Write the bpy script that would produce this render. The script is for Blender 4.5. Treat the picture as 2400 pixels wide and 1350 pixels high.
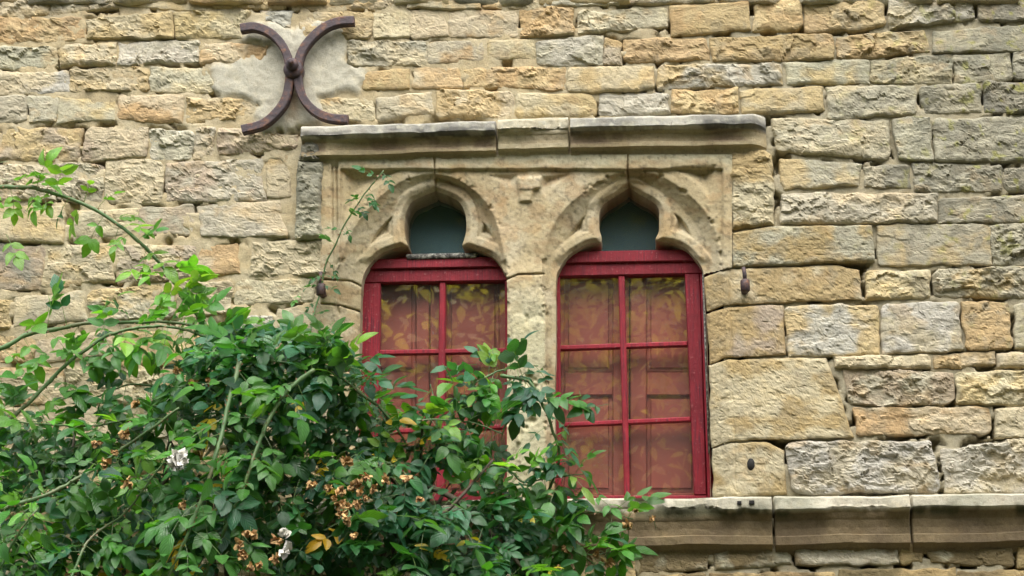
import bpy, math, random
import numpy as np
from mathutils import Vector, Matrix

for o in list(bpy.data.objects): bpy.data.objects.remove(o)
S = bpy.context.scene
C = S.collection
R = math.radians

# ------------------------------------------------------------------ camera
F_PX = 3670.0; YAW = R(4.6); PITCH = R(17.0); DIST = 6.1
AIM = np.array([0.0, 0.0, 3.4])
fwd = np.array([-math.sin(YAW)*math.cos(PITCH), math.cos(YAW)*math.cos(PITCH), math.sin(PITCH)])
rgt = np.array([math.cos(YAW), math.sin(YAW), 0.0])
upv = np.cross(rgt, fwd)
CAM = AIM - DIST*fwd
cd = bpy.data.cameras.new('camera'); cam = bpy.data.objects.new('camera', cd); C.objects.link(cam)
cd.sensor_width = 36; cd.lens = 36*F_PX/2400; cd.clip_end = 400; cd.clip_start = 0.05
cam.location = CAM
cam.rotation_euler = Matrix((rgt, upv, -fwd)).transposed().to_euler()
S.camera = cam

# ------------------------------------------------------------------ light: bright overcast
SUN_EL, SUN_AZ = R(58), R(-32)      # azimuth measured from -Y (towards the viewer) to the left
w = bpy.data.worlds.new('World'); S.world = w; w.use_nodes = True
nt = w.node_tree; nt.nodes.clear()
wo = nt.nodes.new('ShaderNodeOutputWorld'); bg = nt.nodes.new('ShaderNodeBackground')
sky = nt.nodes.new('ShaderNodeTexSky'); sky.sky_type = 'NISHITA'; sky.sun_disc = False
sky.sun_elevation = SUN_EL; sky.sun_rotation = R(180)+SUN_AZ
sky.air_density = 1.0; sky.dust_density = 4.0; sky.ozone_density = 0.6
hs = nt.nodes.new('ShaderNodeHueSaturation'); hs.inputs['Saturation'].default_value = 0.42
nt.links.new(sky.outputs[0], hs.inputs['Color']); nt.links.new(hs.outputs[0], bg.inputs[0])
bg.inputs[1].default_value = 0.15
nt.links.new(bg.outputs[0], wo.inputs[0])
sl = bpy.data.lights.new('sun', 'SUN'); sun = bpy.data.objects.new('sun', sl); C.objects.link(sun)
sl.energy = 1.2; sl.angle = R(45); sl.color = (1.0, 0.97, 0.92)
sd = Vector((math.sin(SUN_AZ)*math.cos(SUN_EL), -math.cos(SUN_AZ)*math.cos(SUN_EL), math.sin(SUN_EL)))
sun.rotation_euler = sd.to_track_quat('Z', 'Y').to_euler()
S.view_settings.view_transform = 'Standard'; S.view_settings.look = 'None'
S.view_settings.exposure = 1.48; S.view_settings.gamma = 1.0; S.view_settings.use_curve_mapping = False
S.render.engine = 'CYCLES'
S.cycles.max_bounces = 5; S.cycles.diffuse_bounces = 3; S.cycles.glossy_bounces = 3; S.cycles.transmission_bounces = 3; S.cycles.transparent_max_bounces = 8

# ------------------------------------------------------------------ helpers
def W(px, py, y=0.0):
    """point of the plane at depth y (0 = face of the wall) seen at photo pixel px,py"""
    px = np.asarray(px, float); py = np.asarray(py, float); y = np.asarray(y, float)
    a = (px-1200)/F_PX; b = -(py-675)/F_PX
    d = fwd[None, :] + a.reshape(-1, 1)*rgt[None, :] + b.reshape(-1, 1)*upv[None, :]
    t = (np.broadcast_to(y.reshape(-1), (d.shape[0],)) - CAM[1])/d[:, 1]
    return CAM[None, :] + t[:, None]*d
def W1(px, py, y=0.0): return Vector(W([px], [py], y)[0])
def PX(P):
    P = np.asarray(P, float)-CAM
    z = P@fwd
    return 1200+F_PX*(P@rgt)/z, 675-F_PX*(P@upv)/z

def hsh(ix, iy, s):
    n = (ix*374761393 + iy*668265263 + s*1274126177) & 0xffffffff
    n = ((n ^ (n >> 13))*1274126177) & 0xffffffff
    return ((n ^ (n >> 16)) & 0xffff)/65535.0
def vn(x, y, s=0):
    ix = np.floor(x).astype(np.int64); iy = np.floor(y).astype(np.int64)
    fx = x-ix; fy = y-iy
    fx = fx*fx*(3-2*fx); fy = fy*fy*(3-2*fy)
    a = hsh(ix, iy, s); b = hsh(ix+1, iy, s); c = hsh(ix, iy+1, s); d = hsh(ix+1, iy+1, s)
    return (a*(1-fx)+b*fx)*(1-fy)+(c*(1-fx)+d*fx)*fy
def fbm(x, y, s=0, o=4, g=0.5):
    r = 0; a = 1; t = 0
    for i in range(o):
        r = r+a*vn(x*2**i+17.3*i, y*2**i+9.1*i, s+i*7); t += a; a *= g
    return r/t
def ss(a, b, x):
    t = np.clip((x-a)/(b-a), 0, 1); return t*t*(3-2*t)

def mesh_np(name, V, faces, col=None, uv=None, smooth=True):
    """faces: (n,4) or (n,3) array, or a list of both"""
    if not isinstance(faces, list): faces = [faces]
    faces = [np.asarray(f, dtype=np.int32) for f in faces if len(f)]
    me = bpy.data.meshes.new(name)
    V = np.asarray(V, dtype=np.float32)
    me.vertices.add(len(V)); me.vertices.foreach_set('co', V.ravel())
    li = np.concatenate([f.ravel() for f in faces])
    tot = np.concatenate([np.full(len(f), f.shape[1], np.int32) for f in faces])
    st = np.concatenate([[0], np.cumsum(tot)[:-1]]).astype(np.int32)
    me.loops.add(len(li)); me.loops.foreach_set('vertex_index', li)
    me.polygons.add(len(tot)); me.polygons.foreach_set('loop_start', st)
    try: me.polygons.foreach_set('loop_total', tot)
    except Exception: pass
    me.polygons.foreach_set('use_smooth', np.full(len(tot), smooth, bool))
    if col is not None:
        col = np.asarray(col, np.float32)
        if col.shape[1] == 3: col = np.concatenate([col, np.ones((len(col), 1), np.float32)], 1)
        a = me.color_attributes.new('col', 'FLOAT_COLOR', 'POINT'); a.data.foreach_set('color', col.ravel())
    if uv is not None:
        u = me.uv_layers.new(name='UVMap'); u.data.foreach_set('uv', np.asarray(uv, np.float32)[li].ravel())
    me.update(calc_edges=True); me.validate()
    return me
def obj(name, me, mat, parent=None, loc=None):
    o = bpy.data.objects.new(name, me); C.objects.link(o)
    if mat is not None and me is not None and not me.materials: me.materials.append(mat)
    if loc is not None: o.location = loc
    if parent is not None: o.parent = parent
    return o
def tag(o, label, cat, group=None, kind=None):
    if label: o['label'] = label
    if cat: o['category'] = cat
    if group: o['group'] = group
    if kind: o['kind'] = kind
    return o
def empty(name, label, cat, loc=(0, 0, 0), group=None):
    o = bpy.data.objects.new(name, None); C.objects.link(o); o.location = loc; o.empty_display_size = .1
    tag(o, label, cat, group); return o
def part(name, V, faces, mat, parent, col=None, uv=None, smooth=True):
    """a mesh part in world space under an Empty that may stand anywhere"""
    V = np.asarray(V, float); c = V.mean(0)
    o = obj(name, mesh_np(name, V-c, faces, col, uv, smooth), mat, parent)
    o.location = Vector(c)-world_loc(parent)
    return o
def world_loc(o):
    p = Vector((0, 0, 0))
    while o is not None: p = p+o.location; o = o.parent
    return p
def gridf(nu, nv, mask=None):
    i = np.arange((nu-1)*(nv-1)); r = i//(nu-1); c = i % (nu-1); a = r*nu+c
    f = np.stack([a, a+nu, a+nu+1, a+1], 1)
    return f if mask is None else f[mask]

# ------------------------------------------------------------------ materials
def mat(name):
    m = bpy.data.materials.new(name); m.use_nodes = True; t = m.node_tree
    return m, t, t.nodes, t.links, t.nodes['Principled BSDF']
def noise(n, l, scale, detail=6, rough=.6, vec=None):
    x = n.new('ShaderNodeTexNoise'); x.inputs['Scale'].default_value = scale
    x.inputs['Detail'].default_value = detail; x.inputs['Roughness'].default_value = rough
    if vec is not None: l.new(vec, x.inputs['Vector'])
    return x
def ramp(n, l, src, stops):
    r = n.new('ShaderNodeValToRGB'); e = r.color_ramp.elements
    while len(e) < len(stops): e.new(.5)
    for k, (p, c) in zip(e, stops):
        k.position = p; k.color = (c[0], c[1], c[2], 1) if not isinstance(c, (int, float)) else (c, c, c, 1)
    l.new(src, r.inputs[0]); return r
def mixc(n, l, a, b, fac, mode='MIX'):
    m = n.new('ShaderNodeMix'); m.data_type = 'RGBA'; m.blend_type = mode
    for s, v in ((m.inputs[0], fac), (m.inputs[6], a), (m.inputs[7], b)):
        if isinstance(v, (int, float)): s.default_value = v
        elif isinstance(v, tuple): s.default_value = (*v, 1)
        else: l.new(v, s)
    return m.outputs[2]
def bumps(n, l, p, layers):
    prev = None
    for src, strength, dist in layers:
        b = n.new('ShaderNodeBump'); b.inputs['Strength'].default_value = strength; b.inputs['Distance'].default_value = dist
        l.new(src, b.inputs['Height'])
        if prev is not None: l.new(prev, b.inputs['Normal'])
        prev = b.outputs[0]
    l.new(prev, p.inputs['Normal'])

def stone_material(name, grain=1.0, layer=True, lichen=0.5):
    m, t, n, l, p = mat(name)
    g = n.new('ShaderNodeNewGeometry'); pos = g.outputs['Position']
    at = n.new('ShaderNodeAttribute'); at.attribute_name = 'col'
    n1 = noise(n, l, 14, 4, .65, pos); n2 = noise(n, l, 75, 5, .7, pos); n3 = noise(n, l, 330, 2, .6, pos)
    c = mixc(n, l, at.outputs['Color'], ramp(n, l, n1.outputs[0], [(.28, (.48, .46, .44)), (.5, (.5, .5, .5)), (.72, (.55, .53, .49))]).outputs[0], 1.0, 'OVERLAY')
    c = mixc(n, l, c, ramp(n, l, n2.outputs[0], [(.3, .40), (.5, .5), (.72, .58)]).outputs[0], .8, 'OVERLAY')
    c = mixc(n, l, c, ramp(n, l, n3.outputs[0], [(.3, .40), (.5, .5), (.7, .58)]).outputs[0], .6, 'OVERLAY')
    c = mixc(n, l, (.10, .085, .065), c, ramp(n, l, n2.outputs[0], [(.27, .25), (.36, 1.)]).outputs[0])
    l.new(c, p.inputs['Base Color']); p.inputs['Roughness'].default_value = .92
    p.inputs['Specular IOR Level'].default_value = .2
    ly = []
    if layer:
        mp = n.new('ShaderNodeMapping'); mp.inputs['Scale'].default_value = (16, 16, 42); mp.inputs['Rotation'].default_value = (0, .25, 0); l.new(pos, mp.inputs[0])
        n4 = noise(n, l, 1, 4, .62, mp.outputs[0])
        n4.inputs['Distortion'].default_value = .8
        ly.append((n4.outputs[0], .7, .009*grain))
    ly += [(n2.outputs[0], .7, .0045*grain), (n3.outputs[0], .6, .0022*grain)]
    bumps(n, l, p, ly)
    return m
M = {}
M['stone'] = stone_material('rubble_stone', 1.0)
M['dressed'] = stone_material('dressed_stone', .95, False)
M['mortar'] = stone_material('lime_mortar', 1.1, False)

def red_paint():
    m, t, n, l, p = mat('weathered_red_paint')
    g = n.new('ShaderNodeNewGeometry'); pos = g.outputs['Position']
    at = n.new('ShaderNodeAttribute'); at.attribute_name = 'col'
    mp = n.new('ShaderNodeMapping'); mp.inputs['Scale'].default_value = (150, 150, 9); l.new(pos, mp.inputs[0])
    gr = noise(n, l, 1, 6, .6, mp.outputs[0])
    big = noise(n, l, 9, 6, .6, pos); fine = noise(n, l, 90, 5, .6, pos)
    c = mixc(n, l, at.outputs['Color'], ramp(n, l, big.outputs[0], [(.3, .30), (.5, .5), (.7, .64)]).outputs[0], 1.0, 'OVERLAY')
    wear = n.new('ShaderNodeMath'); wear.operation = 'MULTIPLY'
    l.new(ramp(n, l, gr.outputs[0], [(.46, 0.), (.60, 1.)]).outputs[0], wear.inputs[0]); l.new(ramp(n, l, big.outputs[0], [(.42, .15), (.6, .85)]).outputs[0], wear.inputs[1])
    c = mixc(n, l, c, (.085, .012, .022), wear.outputs[0])
    chip = ramp(n, l, fine.outputs[0], [(.61, 0.), (.66, .6)])
    c = mixc(n, l, c, (.30, .10, .10), chip.outputs[0])
    l.new(c, p.inputs['Base Color']); p.inputs['Roughness'].default_value = .5
    p.inputs['Specular IOR Level'].default_value = .3
    bumps(n, l, p, [(gr.outputs[0], .8, .004), (fine.outputs[0], .5, .003)])
    return m
M['paint'] = red_paint()

def shutter_mat():
    m, t, n, l, p = mat('shutter_red_brown')
    g = n.new('ShaderNodeNewGeometry'); pos = g.outputs['Position']
    b = noise(n, l, 6, 5, .6, pos)
    c = ramp(n, l, b.outputs[0], [(.3, (.27, .055, .032)), (.7, (.35, .08, .045))])
    l.new(c.outputs[0], p.inputs['Base Color']); p.inputs['Roughness'].default_value = .55
    return m
M['shutter'] = shutter_mat()

def glass_mat(name, dust, ior, dustcol):
    m, t, n, l, p = mat(name); n.remove(p)
    out = [x for x in n if x.type == 'OUTPUT_MATERIAL'][0]
    tr = n.new('ShaderNodeBsdfTransparent'); gl = n.new('ShaderNodeBsdfGlossy'); gl.inputs['Roughness'].default_value = .02
    g0 = n.new('ShaderNodeNewGeometry'); dt = n.new('ShaderNodeVectorMath'); dt.operation = 'DOT_PRODUCT'
    l.new(g0.outputs['Incoming'], dt.inputs[0]); l.new(g0.outputs['Normal'], dt.inputs[1])
    ab = n.new('ShaderNodeMath'); ab.operation = 'ABSOLUTE'; l.new(dt.outputs['Value'], ab.inputs[0])
    iv = n.new('ShaderNodeMath'); iv.operation = 'SUBTRACT'; iv.inputs[0].default_value = 1; l.new(ab.outputs[0], iv.inputs[1])
    pw = n.new('ShaderNodeMath'); pw.operation = 'POWER'; l.new(iv.outputs[0], pw.inputs[0]); pw.inputs[1].default_value = 5
    f0 = ((ior-1)/(ior+1))**2
    fr = n.new('ShaderNodeMath'); fr.operation = 'MULTIPLY_ADD'; l.new(pw.outputs[0], fr.inputs[0]); fr.inputs[1].default_value = 1-f0; fr.inputs[2].default_value = f0
    mx = n.new('ShaderNodeMixShader'); l.new(fr.outputs[0], mx.inputs[0]); l.new(tr.outputs[0], mx.inputs[1]); l.new(gl.outputs[0], mx.inputs[2])
    g = n.new('ShaderNodeNewGeometry')
    nz = noise(n, l, 3.0, 4, .6, g.outputs['Position']); wv = noise(n, l, 5, 2, .5, g.outputs['Position'])
    sp = noise(n, l, 260, 2, .5, g.outputs['Position'])
    b = n.new('ShaderNodeBump'); b.inputs['Strength'].default_value = .03; b.inputs['Distance'].default_value = .003; l.new(wv.outputs[0], b.inputs['Height'])
    l.new(b.outputs[0], gl.inputs['Normal'])
    df = n.new('ShaderNodeBsdfDiffuse'); df.inputs[0].default_value = (*dustcol, 1)
    dm = ramp(n, l, nz.outputs[0], [(.3, dust*.5), (.75, dust*1.6)])
    ds = ramp(n, l, sp.outputs[0], [(.69, 0.), (.71, .5)])
    mm = n.new('ShaderNodeMath'); mm.operation = 'MAXIMUM'; l.new(dm.outputs[0], mm.inputs[0]); l.new(ds.outputs[0], mm.inputs[1])
    m2 = n.new('ShaderNodeMixShader'); l.new(mm.outputs[0], m2.inputs[0]); l.new(mx.outputs[0], m2.inputs[1]); l.new(df.outputs[0], m2.inputs[2])
    l.new(m2.outputs[0], out.inputs[0]); return m
M['glass'] = glass_mat('old_window_glass', .022, 1.95, (.5, .48, .46))
M['glass_top'] = glass_mat('dusty_blue_glass', .19, 1.18, (.19, .33, .34))

def simple(name, stops, scale, rough, bump=.3, bd=.002, metal=0):
    m, t, n, l, p = mat(name)
    g = n.new('ShaderNodeNewGeometry'); b = noise(n, l, scale, 7, .65, g.outputs['Position'])
    c = ramp(n, l, b.outputs[0], stops); l.new(c.outputs[0], p.inputs['Base Color'])
    p.inputs['Roughness'].default_value = rough; p.inputs['Metallic'].default_value = metal
    f = noise(n, l, scale*6, 4, .6, g.outputs['Position'])
    bumps(n, l, p, [(b.outputs[0], bump, bd*2), (f.outputs[0], bump, bd)])
    return m
M['iron'] = simple('rusty_iron', [(.3, (.028, .019, .022)), (.50, (.052, .032, .036)), (.60, (.095, .045, .034)), (.72, (.22, .095, .04))], 34, .6, .8, .0022)
M['dark'] = simple('dark_recess', [(.3, (.008, .007, .006)), (.7, (.015, .014, .012))], 5, .9)
M['void_fill'] = simple('void_blue_grey', [(.3, (.03, .037, .045)), (.7, (.05, .06, .068))], 5, .9)
M['lead'] = simple('mouldy_lead', [(.35, (.03, .028, .026)), (.5, (.12, .115, .10)), (.62, (.40, .39, .33))], 70, .8, .6, .003)
M['ground'] = simple('garden_earth', [(.3, (.07, .075, .035)), (.7, (.13, .12, .07))], 3, .95)
M['cane'] = simple('green_cane', [(.3, (.05, .12, .035)), (.5, (.09, .17, .055)), (.62, (.13, .15, .07)), (.75, (.17, .11, .06))], 7, .5)
M['thorn'] = simple('red_thorn', [(.3, (.22, .09, .05)), (.7, (.30, .16, .08))], 40, .5)
M['bark'] = simple('woody_bark', [(.3, (.05, .04, .028)), (.7, (.14, .115, .08))], 30, .85, .6)
M['fruit'] = simple('yellow_plum', [(.3, (.65, .48, .03)), (.7, (.75, .62, .06))], 20, .35, .05)

def leaf_mat(name, trans=.34, rough=.30):
    m, t, n, l, p = mat(name)
    at = n.new('ShaderNodeAttribute'); at.attribute_name = 'col'
    uv = n.new('ShaderNodeUVMap'); uv.uv_map = 'UVMap'; sx = n.new('ShaderNodeSeparateXYZ'); l.new(uv.outputs[0], sx.inputs[0])
    def mth(op, a, b=None):
        k = n.new('ShaderNodeMath'); k.operation = op
        for i, v in enumerate((a, b)):
            if v is None: continue
            if isinstance(v, (int, float)): k.inputs[i].default_value = v
            else: l.new(v, k.inputs[i])
        return k.outputs[0]
    au = mth('ABSOLUTE', mth('SUBTRACT', sx.outputs[0], .5))
    ph = mth('SUBTRACT', mth('MULTIPLY', sx.outputs[1], 42.0), mth('MULTIPLY', au, 34.0))
    vein = mth('SINE', ph)
    mid = ramp(n, l, au, [(.0, 1.), (.05, 0.)])
    vr = ramp(n, l, vein, [(.80, 0.), (1., .35)])
    vv = mth('MAXIMUM', mid.outputs[0], vr.outputs[0])
    g = n.new('ShaderNodeNewGeometry'); nz = noise(n, l, 30, 4, .6, g.outputs['Position'])
    c = mixc(n, l, at.outputs['Color'], ramp(n, l, nz.outputs[0], [(.3, .38), (.7, .6)]).outputs[0], 1., 'OVERLAY')
    lt = mixc(n, l, c, (1.5, 1.45, 1.5), 1., 'MULTIPLY')
    c2 = mixc(n, l, c, lt, mth('MULTIPLY', vv, .6))
    # undersides are paler and duller
    und = mixc(n, l, c2, (.14, .24, .10), .22)
    c3 = mixc(n, l, c2, und, g.outputs['Backfacing'])
    l.new(c3, p.inputs['Base Color']); p.inputs['Roughness'].default_value = rough; p.inputs['Specular IOR Level'].default_value = .55
    bumps(n, l, p, [(vein, .35, .0016)])
    tr = n.new('ShaderNodeBsdfTranslucent'); tc = mixc(n, l, c, (2.0, 2.1, .5), 1., 'MULTIPLY'); l.new(tc, tr.inputs[0])
    mx = n.new('ShaderNodeMixShader'); mx.inputs[0].default_value = trans
    out = [x for x in n if x.type == 'OUTPUT_MATERIAL'][0]
    l.new(p.outputs[0], mx.inputs[1]); l.new(tr.outputs[0], mx.inputs[2]); l.new(mx.outputs[0], out.inputs[0])
    return m
M['leaf'] = leaf_mat('rose_leaf')
M['treeleaf'] = leaf_mat('plum_leaf', .45, .5)
def petal_mat():
    m, t, n, l, p = mat('petal'); at = n.new('ShaderNodeAttribute'); at.attribute_name = 'col'
    g = n.new('ShaderNodeNewGeometry'); nz = noise(n, l, 90, 4, .6, g.outputs['Position'])
    c = mixc(n, l, at.outputs['Color'], ramp(n, l, nz.outputs[0], [(.3, .3), (.7, .65)]).outputs[0], .9, 'OVERLAY')
    l.new(c, p.inputs['Base Color']); p.inputs['Roughness'].default_value = .8; bumps(n, l, p, [(nz.outputs[0], .5, .003)]); return m
M['petal'] = petal_mat()

# ------------------------------------------------------------------ ground
gv = np.array([[-80, -120, 0], [80, -120, 0], [80, 40, 0], [-80, 40, 0]], float)
tag(obj('ground', mesh_np('ground', gv, np.array([[0, 1, 2, 3]])), M['ground']), None, None, kind='structure')

# ------------------------------------------------------------------ the wall: stones
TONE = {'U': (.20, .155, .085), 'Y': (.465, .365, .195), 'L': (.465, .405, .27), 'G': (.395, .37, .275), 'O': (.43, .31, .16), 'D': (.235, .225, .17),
        'W': (.425, .41, .345), 'T': (.36, .275, .14), 'B': (.33, .275, .205), 'C': (.46, .41, .28), 'K': (.14, .14, .12), 'P': (.43, .42, .35)}
for k in TONE: TONE[k] = np.array(TONE[k])

def polyline(pts, u):
    pts = np.array(pts, float)
    s = np.concatenate([[0], np.cumsum(np.hypot(*np.diff(pts, axis=0).T))]); s /= s[-1]
    return np.stack([np.interp(u, s, pts[:, 0]), np.interp(u, s, pts[:, 1])], 1)

def stone_mesh(top, bot, tone, proud, rough, seed, smooth=False, step=3.6, yfun=None, wob=.56):
    rng = np.random.RandomState(seed)
    top = np.array(top, float); bot = np.array(bot, float)
    w_ = .5*(abs(top[-1, 0]-top[0, 0])+abs(bot[-1, 0]-bot[0, 0])); h_ = .5*(abs(top[0, 1]-bot[0, 1])+abs(top[-1, 1]-bot[-1, 1]))
    nu = int(np.clip(w_/step, 6, 90)); nv = int(np.clip(h_/step, 5, 60))
    def ax(n, L):
        e = min(3.0/L, .1); return np.concatenate([[0, e*.25], np.linspace(e, 1-e, n), [1-e*.25, 1]])
    u = ax(nu, w_); v = ax(nv, h_); nu = len(u); nv = len(v)
    T = polyline(top, u); B = polyline(bot, u)
    r = rng.uniform(.02, .22, 4)**1.0*min(h_, w_, 90)*rng.choice([.5, 1, 1.2])
    if smooth: r *= .35
    du = u*w_
    def ins(d, rr): return np.where(d < rr, rr-np.sqrt(np.maximum(rr*rr-(rr-d)**2, 0)), 0)
    vt = (ins(du, r[0])+ins(w_-du, r[1]))/h_; vb = (ins(du, r[2])+ins(w_-du, r[3]))/h_
    vv = vt[None, :]+(1-vt-vb)[None, :]*v[:, None]
    P = T[None]*(1-vv)[..., None]+B[None]*vv[..., None]
    x = P[..., 0]; y = P[..., 1]
    k = .35 if smooth else wob
    x2 = x+((fbm(x/34, y/34, seed+1, 4)-.5)*26)*k; y2 = y+((fbm(x/34, y/34, seed+2, 4)-.5)*20)*k
    # distance from the edge in pixels
    ed = np.minimum(np.minimum(u*w_, (1-u)*w_)[None, :], np.minimum(v*h_, (1-v)*h_)[:, None])
    uu = np.broadcast_to(u[None, :], x.shape); vq = np.broadcast_to(v[:, None], x.shape)
    if smooth:
        h = proud*(1-np.exp(-(ed+1.0)/1.6))+(fbm(x/40, y/28, seed, 5)-.5)*.006+(fbm(x/7, y/5, seed+4, 3)-.5)*.0045
        h += -(ss(.60, .75, fbm(x/16, y/12, seed+5, 4)))*.003
    else:
        wx = x+(fbm(x/22, y/22, seed+3, 4)-.5)*46; wy = y+(fbm(x/22, y/22, seed+4, 4)-.5)*34
        n = max(4, int(w_*h_/1900))
        cx = rng.uniform(x.min(), x.max(), n); cy = rng.uniform(y.min(), y.max(), n)
        dd = (wx[..., None]-cx)**2*.6+(wy[..., None]-cy)**2*1.3
        ci = dd.argmin(-1)
        gx = rng.uniform(-.00028, .00028, n); gy = rng.uniform(-.00045, .00030, n); of = rng.uniform(-.010, .010, n)
        fac = np.clip(of[ci]+gx[ci]*(wx-cx[ci])+gy[ci]*(wy-cy[ci]), -.018, .016)
        n2_ = max(8, int(w_*h_/560)); ex = rng.uniform(x.min(), x.max(), n2_); ey = rng.uniform(y.min(), y.max(), n2_)
        vx = x+(fbm(x/9, y/9, seed+8, 3)-.5)*16; vy = y+(fbm(x/9, y/9, seed+9, 3)-.5)*12
        c2i = ((vx[..., None]-ex)**2*.5+(vy[..., None]-ey)**2*1.4).argmin(-1)
        hx_ = rng.uniform(-.00040, .00040, n2_); hy_ = rng.uniform(-.00055, .00045, n2_); ho = rng.uniform(-.0024, .0024, n2_)
        fac = fac+np.clip(ho[c2i]+hx_[c2i]*(vx-ex[c2i])+hy_[c2i]*(vy-ey[c2i]), -.007, .007)
        t = fbm(x/55+y/110, y/24, seed+6, 4)*7; tf = np.floor(t); terr = (tf+ss(.42, .58, t-tf))/7
        dome = 1-np.exp(-(ed+1.5)/rng.uniform(1.2, 3.2))
        belly = np.sin(np.pi*np.clip(vq, 0, 1))**.5*np.sin(np.pi*np.clip(uu, 0, 1))**.4
        h = proud*dome*(.88+.12*belly)+rough*dome*(1.15*fac+.034*(terr-.5)+(fbm(x/12, y/9, seed+7, 4)-.5)*.011)
        h += (.5-vq)*rng.uniform(-.012, .004)*dome
        h = np.maximum(h, .0155*dome+.004*(fbm(x/6, y/6, seed+10, 2)-.5))
    edge = (ed <= 0)
    h = np.where(edge, -.035, h)
    pr = proud
    if yfun is None:
        Q = W(x2.ravel(), y2.ravel(), -pr*.8); Q[:, 1] = -h.ravel()
    else:
        yy = yfun(x2.ravel(), y2.ravel())-h.ravel()
        Q = W(x2.ravel(), y2.ravel(), yy)
    # colour of the stone itself
    c1 = TONE[tone[0]]; c2 = TONE[tone[1]] if len(tone) > 1 else c1
    j = rng.uniform(.90, 1.08)*(1+rng.uniform(-.02, .02, 3))
    f = ss(.40, .62, fbm(x/60, y/45, seed+11, 5)+rng.uniform(-.08, .08))
    avg = TONE['L']*.5+TONE['Y']*.5; c1 = c1*.8+avg*.2 if tone[0] in 'YLGOWCB' else c1
    col = (c1*j)[None, None]*(1-f)[..., None]+(c2*j)[None, None]*f[..., None]
    ox = ss(.60, .72, fbm(x/38, y/26, seed+12, 4))*.40*(rng.rand() < .5)
    col = col*(1-ox)[..., None]+TONE['O'][None, None]*ox[..., None]
    gr = ss(.57, .70, fbm(x/30, y/30, seed+13, 5))*(.30 if tone[0] != 'U' else 0)
    gx_ = np.clip((x-1850)/500, 0, 1)*np.clip((900-y)/400, 0, 1)
    gr = np.clip(gr*(1+1.5*gx_)+.42*gx_, 0, .85)
    col = col*(1-gr)[..., None]+(TONE['G']*.62)[None, None]*gr[..., None]
    ll = ss(.66, .74, fbm(x/17, y/17, seed+14, 4))*gx_*.7
    col = col*(1-ll)[..., None]+np.array([.26, .26, .06])[None, None]*ll[..., None]
    dk = ss(.62, .74, fbm(x/9, y/8, seed+15, 4))*.18
    col = col*(1-dk)[..., None]
    return Q, gridf(nu, nv), col.reshape(-1, 3)

wall = empty('stone_wall', 'weathered yellow rubble stone wall of an old house around the twin window', 'wall', (0, 0, 0))

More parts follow.
